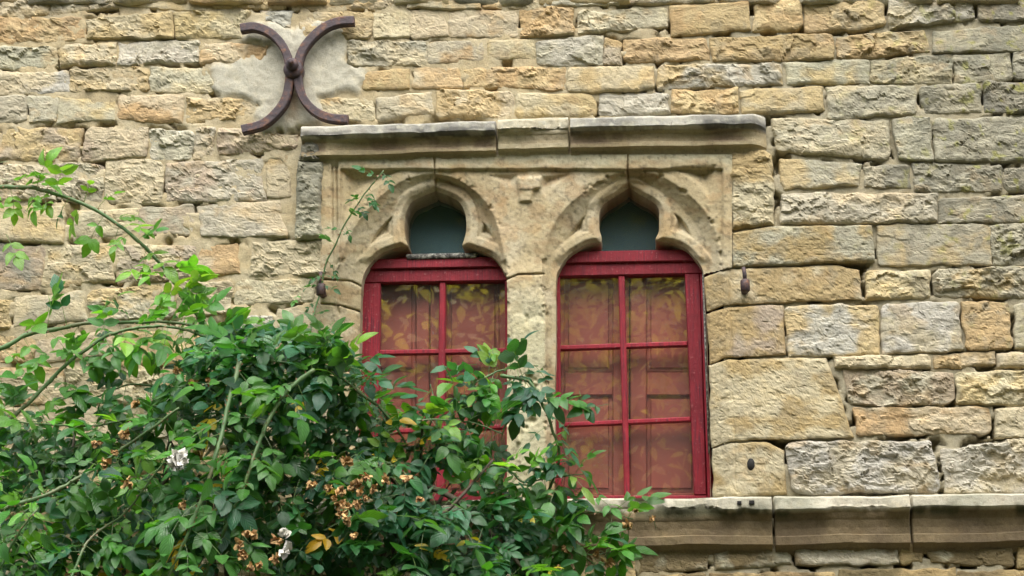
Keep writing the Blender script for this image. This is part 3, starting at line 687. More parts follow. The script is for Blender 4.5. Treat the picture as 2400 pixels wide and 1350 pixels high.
moulding(hood, 'hood_piece', 1336, 1797, 278, 268, HP, hoodcol(44, 0), 71, .010, endround=1)
SP = [(-.02, -.010), (.08, -.004), (.098, .004), (.102, .044), (.095, .050), (.076, .058), (.058, .080), (.050, .108), (.048, .132), (.055, .135), (.053, .164), (.043, .168), (.022, .180), (.010, .20)]
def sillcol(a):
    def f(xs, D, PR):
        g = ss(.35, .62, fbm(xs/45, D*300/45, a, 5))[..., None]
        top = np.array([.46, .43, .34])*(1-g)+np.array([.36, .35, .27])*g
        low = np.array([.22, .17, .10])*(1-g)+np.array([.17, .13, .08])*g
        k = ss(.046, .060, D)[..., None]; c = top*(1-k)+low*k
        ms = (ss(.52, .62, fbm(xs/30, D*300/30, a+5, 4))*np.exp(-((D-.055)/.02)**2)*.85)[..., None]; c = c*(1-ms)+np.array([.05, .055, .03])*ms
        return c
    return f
sill = empty('string_course', 'projecting stone sill course running under the red windows to the right', 'sill', W1(1700, 1200))
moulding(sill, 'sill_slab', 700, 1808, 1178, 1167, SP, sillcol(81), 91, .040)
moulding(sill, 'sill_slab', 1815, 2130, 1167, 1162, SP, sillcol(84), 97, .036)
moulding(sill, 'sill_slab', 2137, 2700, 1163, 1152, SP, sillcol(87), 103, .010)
def prism(poly, yf, yb, cham=2.0, chd=.004):
    P = np.array(poly, float); c = P.mean(0); n = len(P)
    inn = []
    for i in range(n):
        a = P[i-1]; b = P[i]; d = P[(i+1) % n]
        e1 = (b-a)/np.hypot(*(b-a)); e2 = (d-b)/np.hypot(*(d-b)); n1 = np.array([-e1[1], e1[0]]); n2 = np.array([-e2[1], e2[0]])
        bi = n1+n2; bi = bi/np.hypot(*bi); k = cham/max(.35, bi@n1)
        if ((c-b)@bi) < 0 and n == 4: bi = -bi
        inn.append(b+bi*k)
    inn = np.array(inn)
    f0 = W(inn[:, 0], inn[:, 1], yf); f1 = W(P[:, 0], P[:, 1], yf); f1[:, 1] += chd; f2 = f1.copy(); f2[:, 1] = yb
    V = np.concatenate([f0, f1, f2]); i = np.arange(n); j = (i+1) % n
    quads = np.concatenate([np.stack([i, j, j+n, i+n], 1), np.stack([i+n, j+n, j+2*n, i+2*n], 1)])
    if n == 4: quads = np.concatenate([quads, [[0, 3, 2, 1]]])
    return V, quads
# plug holes in sill and jamb: little dark sockets
for (x_, y_, w_, h_, yf) in ((1733, 1178, 5, 4, -.1012), (1762, 1177, 6, 4.5, -.1012)):
    V, f = prism([(x_-w_, y_-h_), (x_+w_, y_-h_), (x_+w_, y_+h_), (x_-w_, y_+h_)], yf, yf+.02, .6, .0005)
    part('socket_hole', V, f, M['dark'], sill)
def disc_px(cx_, cy_, rx, ry, yf, yb, n=20, inner=None):
    a = np.linspace(0, 2*np.pi, n, endpoint=False)
    P = np.stack([cx_+rx*np.cos(a), cy_+ry*np.sin(a)], 1)
    f0 = W(P[:, 0], P[:, 1], yf); f1 = f0.copy(); f1[:, 1] = yb; V = np.concatenate([f0, f1, [f0.mean(0)]])
    i = np.arange(n); j = (i+1) % n
    return V, [np.stack([i, j, j+n, i+n], 1), np.stack([np.full(n, 2*n), j, i], 1)]
V, f = disc_px(1760, 1088, 9, 14, -.0275, .0); part('socket_hole', V, f, M['dark'], sur)

# ------------------------------------------------------------------ casement windows
RED = np.array([.245, .015, .026])
def bar(parent, name, poly, yf, yb, tint=1.0, cham=2.0):
    # subdivide long bars so the edge can be uneven
    P = np.array(poly, float); V, f = prism(poly, yf, yb, cham)
    return part(name, V, f, M['paint'], parent, np.tile(RED*tint, (len(V), 1)), smooth=False)
FY = .085; GY = .108
def pane(parent, poly, tilt, m, gy=None):
    P = np.array(poly, float); A = W(P[:, 0], P[:, 1], GY if gy is None else gy); A[:, 1] += tilt*np.array([1, 1, -1, -1])*.5+tilt*.6*np.array([1, -1, -1, 1]); B = A.copy(); B[:, 1] += .003
    V = np.concatenate([A, B]); f = np.array([[0, 3, 2, 1], [4, 5, 6, 7], [0, 1, 5, 4], [1, 2, 6, 5], [2, 3, 7, 6], [3, 0, 4, 7]])
    return part('pane', V, f, m, parent, smooth=False)
random.seed(3)
wl = empty('casement_window', 'red painted casement half hidden by the rose, left of the stone mullion', 'window', W1(1015, 1165, FY), 'red casements of the twin window')
bar(wl, 'transom', [(838, 608), (1206, 600), (1206, 624), (838, 631)], FY-.012, FY+.05, 1.0)
bar(wl, 'top_rail', [(838, 632), (1206, 625), (1206, 657), (838, 663)], FY, FY+.045, .95)
bar(wl, 'stile', [(836, 664), (891, 663), (884, 1154), (820, 1154)], FY, FY+.045, 1.0)
bar(wl, 'stile', [(1183, 658), (1206, 657.5), (1206, 1150), (1185, 1150)], FY, FY+.045, .9)
bar(wl, 'bottom_rail', [(820, 1155), (1206, 1151), (1206, 1176), (820, 1176)], FY, FY+.045, .9)
VML = [(1030, 662), (1044, 661.5), (1043, 1152), (1022, 1152)]
bar(wl, 'muntin', VML, FY+.004, FY+.035, 1.0)
HL = [[(889, 820), (1184, 815), (1184, 826), (889, 831)], [(886, 1006), (1185, 994), (1185, 1004), (886, 1017)]]
for q in HL: bar(wl, 'muntin', q, FY+.0065, FY+.033, 1.15)
for r_, (t0, b0) in enumerate(((661, 825), (825, 1006), (1006, 1154))):
    for (a, b) in ((889, 1037), (1037, 1185)):
        pane(wl, [(a, t0), (b, t0-4), (b, b0-4), (a, b0)], random.uniform(-.004, .004), M['glass'])
pane(wl, [(930, 430), (1110, 430), (1110, 618), (930, 618)], 0, M['glass_top'], .155)
V, f = prism([(950, 595), (1120, 591), (1114, 603), (954, 607)], FY-.020, FY+.03, 2); part('flashing', V, f, M['lead'], wl)

wr = empty('casement_window', 'red painted casement with six clear panes, right of the stone mullion', 'window', W1(1480, 1165, FY), 'red casements of the twin window')
bar(wr, 'transom', [(1288, 590), (1676, 583), (1676, 610), (1288, 617)], FY-.012, FY+.05, .95)
bar(wr, 'top_rail', [(1288, 618), (1676, 611), (1676, 640), (1288, 648)], FY, FY+.045, .9)
bar(wr, 'stile', [(1288, 649), (1312, 648.5), (1316, 1160), (1284, 1160)], FY, FY+.045, 1.05)
bar(wr, 'stile', [(1605, 642), (1640, 641), (1656, 1160), (1627, 1160)], FY, FY+.045, .85)
bar(wr, 'frame_post', [(1641, 642), (1672, 641), (1680, 1176), (1659, 1176)], FY-.006, FY+.05, 1.1)
V, f = prism([(1646, 640), (1651, 640), (1664, 1060), (1660, 1060)], FY-.03, FY+.02, .8); part('putty_strip', V, f, M['lead'], wr)
bar(wr, 'bottom_rail', [(1284, 1161), (1657, 1161), (1657, 1178), (1284, 1178)], FY, FY+.045, 1.05)
bar(wr, 'muntin', [(1449, 647), (1464, 646.5), (1477, 1160), (1463, 1160)], FY+.004, FY+.035, 1.0)
HR = [[(1312, 809), (1611, 799), (1611, 810), (1312, 820)], [(1314, 990), (1619, 976), (1619, 987), (1314, 1000)]]
for q in HR: bar(wr, 'muntin', q, FY+.0065, FY+.033, 1.2)
for r_, (t0, b0) in enumerate(((646, 810), (810, 988), (988, 1164))):
    for k, (a, b) in enumerate(((1308, 1458+r_*5), (1458+r_*5, 1612+r_*7))):
        pane(wr, [(a, t0), (b, t0-5), (b, b0-5), (a, b0)], random.uniform(-.004, .004), M['glass'])
pane(wr, [(1385, 425), (1565, 425), (1565, 606), (1385, 606)], 0, M['glass_top'], .155)
# dark board added in place of the unlit void behind the upper glass
for a, b, par in ((900, 1140, wl), (1360, 1590, wr)):
    V, f = prism([(a, 400), (b, 400), (b, 640), (a, 645)], .27, .29, 2); part('void_sheet', V, f, M['void_fill'], par)

# shutters inside, behind the panes
def shutter(x0, x1, label):
    sh = empty('inner_shutter', label, 'shutter', W1((x0+x1)/2, 1160, .17), 'panelled shutters closed behind the panes')
    st = (x1-x0)*.20; y0 = 600; y1 = 1190; SY = .150
    def pc(nm, x_a, x_b, ya, yb, yf, par=None): V, f = prism([(x_a, ya), (x_b, ya), (x_b, yb), (x_a, yb)], yf, yf+.03, 2.2, .006); return part(nm, V, f, M['shutter'], par or sh, smooth=False)
    pc('stile', x0, x0+st, y0, y1, SY); pc('stile', x1-st, x1, y0, y1, SY)
    for a, b in ((y0, 652), (872, 926), (1154, y1)): pc('rail', x0+st, x1-st, a, b, SY+.001)
    for a, b in ((652, 872), (926, 1154)): pn = pc('panel', x0+st-1, x1-st+1, a-1, b+1, SY+.016); pc('raised_field', x0+st+9, x1-st-9, a+9, b-9, SY+.008, pn)
    return sh
shutter(850, 1006, 'red brown panelled shutter leaf behind the leftmost panes of the left window')
shutter(1008, 1210, 'red brown panelled shutter leaf behind the panes just left of the mullion')
shutter(1285, 1474, 'red brown panelled shutter leaf behind the panes just right of the mullion')
shutter(1477, 1670, 'red brown panelled shutter leaf behind the rightmost panes of the right window')

# ------------------------------------------------------------------ iron wall anchor
def strap(pts, w0, yf, th):
    """flat iron bar bent in the plane of the wall"""
    p = catmull(pts, 8); t = np.gradient(p, axis=0); t /= np.hypot(t[:, 0], t[:, 1])[:, None]; n = np.stack([-t[:, 1], t[:, 0]], 1)
    rows = []
    for off_, y_ in ((-w0, yf+th), (-w0, yf+.004), (-w0+2.6, yf), (w0-2.6, yf), (w0, yf+.004), (w0, yf+th)):
        q = p+n*off_; V = W(q[:, 0], q[:, 1], yf+.004); V[:, 1] = y_; rows.append(V)
    V = np.concatenate(rows); m = len(p); f = gridf(m, 6)
    e = np.arange(6)*m
    caps = [[e[0], e[1], e[4], e[5]], [e[1], e[2], e[3], e[4]]]; e2 = e+m-1
    caps += [[e2[5], e2[4], e2[1], e2[0]], [e2[4], e2[3], e2[2], e2[1]]]
    return V, np.concatenate([f, np.array(caps)])
anc = empty('wall_anchor', 'rusty iron wall anchor of two curved bars back to back on the wall', 'wall anchor', W1(687, 165))
for pts, dy in (([(563, 65), (596, 62), (630, 74), (656, 98), (672, 128), (678, 160), (677, 195), (668, 232), (648, 262), (614, 290), (566, 303)], 0),
                ([(830, 47), (792, 50), (758, 64), (728, 90), (706, 122), (697, 160), (699, 196), (712, 232), (738, 260), (772, 275), (815, 279)], -.001)):
    V, f = strap(pts, 10, -.076+dy, .030); part('curved_bar', V, f, M['iron'], anc, smooth=False)
def lathe(px, py, prof, n=24):
    a = np.linspace(0, 2*np.pi, n, endpoint=False); c = W1(px, py, -.08); V = []
    for r, y_ in prof:
        V.append(np.stack([c.x+r*np.cos(a), np.full(n, y_), c.z+r*np.sin(a)], 1))
    V = np.concatenate(V); m = len(prof); f = []
    for k in range(m-1):
        i = np.arange(n); j = (i+1) % n; f.append(np.stack([k*n+i, k*n+j, (k+1)*n+j, (k+1)*n+i], 1))
    return V, np.concatenate(f)
V, f = lathe(687, 162, [(.040, -.04), (.040, -.082), (.034, -.090), (.020, -.092), (.001, -.092)], 28); part('washer', V, f, M['iron'], anc)
V, f = lathe(687, 156, [(.026, -.088), (.026, -.108), (.022, -.113), (.013, -.114), (.012, -.132), (.009, -.135), (.001, -.135)], 10); part('nut', V, f, M['iron'], anc)
# iron pintles
def tubep(P, rad, n=8):
    P = np.asarray(P, float); rad = np.broadcast_to(np.asarray(rad, float), (len(P),))
    T = np.gradient(P, axis=0); T /= np.linalg.norm(T, axis=1)[:, None]
    ref = np.array([0.31, .2, .93]); ref2 = np.array([.9, -.1, .3])
    A = np.cross(T, ref); bad = np.linalg.norm(A, axis=1) < .2; A[bad] = np.cross(T[bad], ref2); A /= np.linalg.norm(A, axis=1)[:, None]; B = np.cross(T, A)
    a = np.linspace(0, 2*np.pi, n, endpoint=False)
    V = (P[:, None, :]+rad[:, None, None]*(np.cos(a)[None, :, None]*A[:, None, :]+np.sin(a)[None, :, None]*B[:, None, :])).reshape(-1, 3)
    m = len(P); f = []
    for k in range(m-1):
        i = np.arange(n); j = (i+1) % n; f.append(np.stack([k*n+i, k*n+j, (k+1)*n+j, (k+1)*n+i], 1))
    V = np.concatenate([V, P[:1], P[-1:]]); i = np.arange(n); j = (i+1) % n
    caps = np.concatenate([np.stack([j, i, np.full(n, m*n)], 1), np.stack([(m-1)*n+i, (m-1)*n+j, np.full(n, m*n+1)], 1)])
    return V, [np.concatenate(f), caps]
def pintle(px, py, label):
    e = empty('shutter_pintle', label, 'hinge pin', W1(px, py, -.02), 'iron hinge pins beside the window'); c = np.array(W1(px, py, -.075))
    V, f = tubep([c+[0, 0, -.004], c+[0, 0, .025], c+[-.004, 0, .052]], [.0085, .0082, .0075], 10); part('pin', V, f, M['iron'], e)
    V, f = tubep([c+[0, 0, -.046], c+[0, 0, -.042], c+[0, 0, -.002], c+[0, 0, .003]], [.012, .018, .018, .013], 12); part('knuckle', V, f, M['iron'], e)
    V, f = tubep([c+[0, .0, -.026], c+[0, .09, -.03]], [.014, .016], 6); part('spike', V, f, M['iron'], e)
pintle(1746, 657, 'rusty iron hinge pin on the pale block right of the right window')
pintle(753, 667, 'dark iron hinge pin beside the green sprig on the left jamb')

# ------------------------------------------------------------------ roses
rose = empty('climbing_rose', 'big climbing rose with arching canes and withered blooms below the window', 'rose bush', W1(500, 1350, -.4)*1.0)
rose.location.z = 0.0
RNG = np.random.RandomState(11)
def leaflet(L, Wd, fold, droop, curl, n=7):
    """one leaflet along +x, up +z, with uv"""
    s = np.linspace(0, 1, n); wdt = Wd*np.clip(np.sin(np.pi*s**.82)**.75*(1-.25*s), 0, 1); wdt[0] = .0; wdt[-1] = 0
    V = []; UV = []
    for k, t in enumerate(s):
        zc = -droop*L*t*t
        for u in (-1, -.5, 0, .5, 1):
            ser = 1+(.06 if k % 2 else -.03)*(abs(u) == 1)
            V.append((L*t, u*wdt[k]*ser, zc+abs(u)*wdt[k]*fold-(u*u)*wdt[k]*curl)); UV.append((u*.5+.5, t))
    f = gridf(5, n); return np.array(V), f, np.array(UV)
def compound(size, nl, rng, small=1.0):
    """pinnate rose leaf: rachis along +x, returns V, f4, uv, tintmask"""
    Vs, Fs, Us, Ts = [], [], [], []; o_ = 0
    Lr = size*rng.uniform(1.15, 1.5)
    def put(V, f, uv, t):
        nonlocal o_
        Vs.append(V); Fs.append(f+o_); Us.append(uv); Ts.append(np.full(len(V), t)); o_ += len(V)
    dr = rng.uniform(.05, .45)
    def rp(t): return np.array([Lr*t, 0, -dr*Lr*t*t])
    # rachis: thin ribbon of two crossed strips
    rr = .0011
    ts = np.linspace(-.35, 1, 6); V = []
    for t in ts:
        c = rp(t) if t > 0 else np.array([Lr*t, 0, 0]); V += [c+[0, -rr, 0], c+[0, 0, rr*1.4], c+[0, rr, 0]]
    put(np.array(V), gridf(3, 6), np.tile([.5, .5], (18, 1)), 1)
    pairs = (nl-1)//2
    for k in range(pairs):
        t = .30+.55*k/max(1, pairs-1) if pairs > 1 else .55
        for sg in (-1, 1):
            a = sg*rng.uniform(.75, 1.25); L = size*rng.uniform(.72, .95)*(.82+.18*k)
            V, f, uv = leaflet(L, L*rng.uniform(.27, .36), rng.uniform(.02, .6), rng.uniform(-.1, .55), rng.uniform(-.15, .35))
            roll = sg*rng.uniform(-.5, .25); c, s = math.cos(roll), math.sin(roll); V = V@np.array([[1, 0, 0], [0, c, s], [0, -s, c]])
            c, s = math.cos(a), math.sin(a); V = V@np.array([[c, s, 0], [-s, c, 0], [0, 0, 1]]); put(V+rp(t), f, uv, 0)
    L = size*rng.uniform(.95, 1.15); V, f, uv = leaflet(L, L*rng.uniform(.28, .36), rng.uniform(.02, .4), rng.uniform(0, .4), rng.uniform(0, .25))
    b = dr*2*.8; c, s = math.cos(b), math.sin(b); V = V@np.array([[c, 0, -s], [0, 1, 0], [s, 0, c]]); put(V+rp(1), f, uv, 0)
    return np.concatenate(Vs), np.concatenate(Fs), np.concatenate(Us), np.concatenate(Ts)
PAL = {'dark': (.020, .082, .029), 'deep': (.032, .122, .034), 'mid': (.058, .180, .034), 'light': (.115, .29, .04), 'lime': (.17, .35, .045), 'yellow': (.55, .40, .03), 'blue': (.036, .126, .062)}
LEAVES = []     # (V, f, uv, col, key)
def add_leaf(p, d, up, size, tone, nl=5, rng=RNG):
    d = np.array(d, float); d /= np.linalg.norm(d); up = np.array(up, float); up = up-d*(up@d); up /= np.linalg.norm(up)+1e-9; s = np.cross(up, d)
    V, f, uv, tm = compound(size, nl, rng); V = V@np.stack([d, s, up])+np.array(p)
    c = np.array(PAL[tone])*rng.uniform(.75, 1.3)*(1+rng.uniform(-.12, .12, 3)); ci = np.tile(c, (len(V), 1)); ci[tm > .5] = np.array([.09, .15, .045])
    px, py = PX(V.mean(0)); LEAVES.append((V, f, uv, ci, px, py, -V[:, 1].mean(), size))
CANES = [  # px,py points, depth in front of wall (start,end), radius m, tone of leaves, leaf size, spacing px, bark?
    ([(-60, 470), (5, 438), (60, 440), (120, 452), (230, 495), (330, 570), (400, 650), (465, 745), (560, 840)], (.34, .40), .0088, 'light', .058, 46, 0),
    ([(-60, 845), (0, 818), (60, 787), (140, 769), (250, 757), (370, 755), (470, 766), (600, 810)], (.52, .45), .0090, 'light', .060, 50, 0),
    ([(-60, 1060), (0, 1002), (60, 950), (140, 870), (220, 806), (290, 773), (370, 766), (440, 776), (500, 798)], (.62, .5), .0078, 'mid', .062, 48, 0),
    ([(722, 800), (735, 740), (750, 680), (762, 620), (790, 560), (830, 490), (868, 435), (900, 398)], (.10, .13), .0040, 'deep', .030, 48, 0),
    ([(572, 832), (556, 870), (540, 930), (522, 1010), (500, 1080), (465, 1190), (432, 1270), (385, 1370)], (.86, .98), .0082, 'mid', .064, 58, 0),
    ([(735, 865), (675, 915), (630, 985), (600, 1060), (575, 1130), (545, 1200), (498, 1300), (470, 1380)], (.80, .92), .0072, 'mid', .062, 62, 0),
    ([(560, 845), (660, 850), (740, 868), (800, 885), (840, 920), (890, 958), (930, 1000), (960, 1060)], (.55, .5), .0068, 'deep', .066, 48, 0),
    ([(1175, 880), (1235, 893), (1268, 945), (1292, 1000), (1310, 1060), (1296, 1130), (1260, 1205), (1225, 1280)], (.42, .46), .0062, 'blue', .058, 34, 0),
    ([(1110, 900), (1170, 870), (1230, 860), (1262, 858)], (.40, .40), .0035, 'blue', .052, 22, 0),
    ([(1170, 960), (1130, 925), (1105, 890), (1090, 855)], (.36, .36), .003, 'blue', .056, 28, 0),
    ([(1000, 1135), (1070, 1172), (1130, 1230), (1190, 1290), (1260, 1365)], (.52, .5), .0110, 'deep', .066, 46, 1),
    ([(1255, 1215), (1320, 1206), (1380, 1203), (1430, 1203), (1482, 1216)], (.40, .42), .0030, 'mid', .058, 34, 0),
    ([(1300, 1265), (1340, 1290), (1390, 1300), (1440, 1290)], (.42, .42), .0030, 'mid', .055, 40, 0),
    ([(1220, 1235), (1290, 1260), (1345, 1290), (1400, 1330), (1440, 1370)], (.36, .42), .0036, 'mid', .060, 36, 0),
    ([(-50, 1210), (0, 1194), (88, 1168), (181, 1124), (259, 1073), (358, 1000), (420, 960)], (.95, .80), .0072, 'mid', .060, 52, 0),
    ([(150, 1390), (190, 1300), (225, 1250), (290, 1205), (370, 1100), (400, 1040)], (.96, .85), .0048, 'mid', .056, 50, 0),
    ([(-40, 1390), (0, 1330), (45, 1245), (90, 1190)], (.98, .9), .005, 'mid', .058, 50, 0),
    ([(380, 1000), (300, 985), (200, 1000), (80, 990), (-30, 975)], (.55, .6), .005, 'deep', .066, 45, 0),
    ([(400, 905), (300, 905), (215, 935), (150, 960)], (.45, .5), .004, 'mid', .054, 48, 0),
    ([(1000, 1010), (1020, 960), (1010, 900)], (.42, .42), .003, 'deep', .056, 40, 0),
    ([(955, 985), (1040, 985), (1110, 990), (1180, 1020)], (.50, .45), .004, 'deep', .060, 34, 0),
    ([(1070, 1110), (1170, 1090), (1230, 1130), (1290, 1120), (1370, 1110)], (.46, .42), .004, 'mid', .056, 34, 0),
]
cane_i = 0
for pts, (d0, d1), rad, tone, size, sp_, bark in CANES:
    p = catmull(pts, 7); n = len(p); dep = np.linspace(d0, d1, n)+.03*np.sin(np.linspace(0, 5, n)+cane_i)
    kk = np.stack([np.convolve(RNG.normal(0, 3.2, n+4), np.ones(5)/5, 'valid') for _ in range(2)], 1); p = p+kk*min(1, rad/.005)
    P = W(p[:, 0], p[:, 1], -dep)
    knots = 1+.22*(RNG.rand(n) < .18)
    V, f = tubep(P, np.linspace(rad*1.05, rad*.55, n)*knots, 8); cn_ = part('cane', V, f, M['bark' if bark else 'cane'], rose)
    tv, tf_ = [], []
    for k in range(2, n-2):
        if RNG.rand() < .75 or rad > .005:
            a_ = RNG.normal(0, 1, 3); tt = P[k+1]-P[k]; tt /= np.linalg.norm(tt); a_ -= tt*(a_@tt); a_ /= np.linalg.norm(a_); r0 = np.linspace(rad*1.05, rad*.55, n)[k]
            b_ = P[k]+a_*r0*.8; sd_ = np.cross(tt, a_); i0 = len(tv)
            tv += [b_+tt*.004, b_-tt*.004+sd_*.0018, b_-tt*.004-sd_*.0018, b_+a_*.009-tt*.004]; tf_ += [[i0, i0+1, i0+3], [i0+1, i0+2, i0+3], [i0+2, i0, i0+3]]
    if tv: part('thorns', np.array(tv), np.array(tf_), M['thorn'], cn_, smooth=False)['kind'] = 'stuff'
    L = np.concatenate([[0], np.cumsum(np.hypot(*np.diff(p, axis=0).T))]); s = RNG.uniform(0, sp_); side = 1
    while s < L[-1]:
        q = np.array([np.interp(s, L, P[:, k]) for k in range(3)]); k = min(int(np.searchsorted(L, s)), n-2)
        t = P[k+1]-P[k]; t /= np.linalg.norm(t)
        for r_ in range(RNG.choice([1, 1, 2])):
            sd_ = np.cross(t, [0, -1, 0])*side; side = -side
            d = sd_*RNG.uniform(.5, 1.2)+np.array([0, -1, 0])*RNG.uniform(-.1, .9)+np.array([0, 0, -.35])+t*RNG.uniform(-.4, .7)+RNG.normal(0, .25, 3)
            up = np.array([RNG.normal(0, .4), -.55+RNG.normal(0, .35), 1+RNG.normal(0, .3)])
            tn = tone
            if RNG.rand() < .28: tn = RNG.choice(['mid', 'light', 'lime', 'deep', 'blue'])
            if tone == 'light' and RNG.rand() < .25: tn = 'lime'
            add_leaf(q+d/np.linalg.norm(d)*size*.35, d, up, size*RNG.uniform(.8, 1.45), tn, RNG.choice([5, 5, 5, 7, 3]))
        s += sp_*RNG.uniform(.34, .85)
    cane_i += 1
# the thick of the bush
MASS = [(-60, 990), (60, 985), (150, 985), (280, 975), (370, 915), (430, 850), (500, 790), (600, 785), (700, 805), (790, 820), (845, 860), (875, 930), (960, 975), (1050, 985), (1110, 1020), (1160, 1070), (1220, 1120), (1260, 1190), (1280, 1260), (1310, 1320), (1330, 1420), (1330, 1700), (-60, 1700)]
cnt = 0; tries = 0
while cnt < 1500 and tries < 60000:
    tries += 1
    x_ = RNG.uniform(-60, 1330); y_ = RNG.uniform(780, 1500)
    if not inpoly(np.array([x_]), np.array([y_]), MASS)[0]: continue
    dd = dpoly(np.array([x_]), np.array([y_]), MASS[:-2], False)[0]
    thin = fbm(np.array([x_/120]), np.array([y_/95]), 201, 3)[0]
    if thin < .36 and dd > 30 and x_ > 380 and RNG.rand() < .85: continue
    if y_ > 1380 and RNG.rand() < .5: continue
    th = min(1, dd/150); maxd = .38+.42*th*(1-.45*max(0, x_-500)/900)
    dep = RNG.uniform(.16, maxd) if RNG.rand() < .52 else RNG.uniform(max(.2, maxd-.22), maxd)
    q = np.array(W1(x_, y_, -dep))
    d = np.array([RNG.normal(0, .8), -RNG.uniform(0, 1.1), RNG.normal(-.35, .5)]); up = np.array([RNG.normal(0, .45), -.6+RNG.normal(0, .4), .9+RNG.normal(0, .35)])
    lower = (y_-900)/450
    pr = RNG.rand()
    near = (dep-.2)/(maxd-.2+1e-6)
    tn = 'dark' if pr < .34 else 'deep' if pr < .60 else 'blue' if pr < .80 else 'mid' if pr < .95 else 'light'
    if x_ < 420 and RNG.rand() < .25: tn = RNG.choice(['mid', 'light', 'mid', 'lime'])
    if RNG.rand() < .012: tn = 'yellow'
    add_leaf(q, d, up, RNG.choice([.040, .048, .056, .064, .080])*RNG.uniform(.85, 1.15), tn, RNG.choice([5, 5, 7, 3])); cnt += 1
# the dense crest of the mound, left of the left window
for k in range(170):
    x_ = RNG.uniform(400, 900); top_ = np.interp(x_, [400, 500, 620, 760, 850, 900], [880, 775, 765, 790, 835, 930]); y_ = top_+RNG.uniform(0, 110)
    q = np.array(W1(x_, y_, -RNG.uniform(.32, .72))); d = np.array([RNG.normal(0, .8), -RNG.uniform(.1, 1.1), RNG.normal(-.2, .5)]); up = np.array([RNG.normal(0, .4), -.6+RNG.normal(0, .3), .9])
    add_leaf(q, d, up, RNG.uniform(.05, .082), RNG.choice(['mid', 'blue', 'blue', 'deep', 'mid', 'blue']), RNG.choice([5, 5, 7, 3]))
# sprays at named places: bright young shoots, yellow leaves, the leaves at the left edge
for (x_, y_, dep, sz, tn, nl) in [(1155, 815, .40, .028, 'light', 5), (1205, 815, .38, .026, 'deep', 5), (1100, 855, .40, .066, 'blue', 3), (15, 500, .5, .06, 'yellow', 3), (20, 560, .5, .07, 'lime', 5), (10, 420, .5, .07, 'mid', 5), (5, 380, .5, .05, 'yellow', 5),
     (1130, 1065, .5, .045, 'lime', 5), (1180, 1085, .5, .05, 'lime', 5), (1150, 1110, .5, .05, 'light', 5), (1240, 1100, .5, .05, 'light', 5), (880, 990, .55, .06, 'yellow', 3), (970, 1045, .5, .045, 'yellow', 3), (945, 1085, .5, .055, 'yellow', 3), (1065, 1320, .6, .06, 'yellow', 3), (1145, 1275, .55, .055, 'yellow', 3),
     (1270, 1215, .45, .045, 'yellow', 3), (1220, 1270, .45, .04, 'yellow', 3), (1280, 1320, .5, .06, 'yellow', 3), (1410, 950, .42, .06, 'deep', 5), (1360, 925, .42, .055, 'blue', 5), (1330, 1000, .45, .05, 'light', 5), (960, 1300, .72, .085, 'deep', 5), (1000, 1230, .66, .08, 'dark', 5), (1340, 1075, .42, .06, 'blue', 5), (1390, 1160, .42, .055, 'mid', 5), (1460, 1265, .42, .06, 'light', 3), (700, 690, .2, .03, 'mid', 5), (780, 770, .18, .034, 'blue', 7), (770, 790, .25, .045, 'light', 5), (640, 770, .3, .045, 'light', 5), (590, 755, .35, .045, 'mid', 5)]:
    q = np.array(W1(x_, y_, -dep)); d = np.array([RNG.normal(0, .7), -.5, RNG.normal(-.2, .5)]); up = np.array([RNG.normal(0, .3), -.8, .8])
    add_leaf(q, d, up, sz, tn, nl)
# dark woody stems inside the bush, down to the ground
for k in range(16):
    x_ = RNG.uniform(60, 1150); a = np.array(W1(x_, 1330, -RNG.uniform(.2, .55))); top = np.array(W1(x_+RNG.normal(0, 160), RNG.uniform(900, 1080), -RNG.uniform(.2, .5))); g0 = np.array([a[0]*.5-.3, a[1]-.05, 0.0])
    mid = (a+top)/2+np.array([RNG.normal(0, .06), -.05, 0]); P = catmull([g0, (g0+a)/2+np.array([.05, 0, .1]), a, mid, top], 6); V, f = tubep(P, np.linspace(.014, .004, len(P)), 6); part('stem', V, f, M['bark'], rose)
order = sorted(range(len(LEAVES)), key=lambda i: -(LEAVES[i][6]*1.0+LEAVES[i][7]*4 if (0 < LEAVES[i][4] < 2400 and 0 < LEAVES[i][5] < 1350) else -9))
single = set(order[:300]); JV, JF, JU, JC, jo = [], [], [], [], 0
for i, (V, f, uv, ci, px, py, dep, sz) in enumerate(LEAVES):
    if i in single: part('leaf', V, f, M['leaf'], rose, ci, uv)
    else: JV.append(V); JF.append(f+jo); JU.append(uv); JC.append(ci); jo += len(V)
o = part('foliage', np.concatenate(JV), np.concatenate(JF), M['leaf'], rose, np.concatenate(JC), np.concatenate(JU)); o['kind'] = 'stuff'

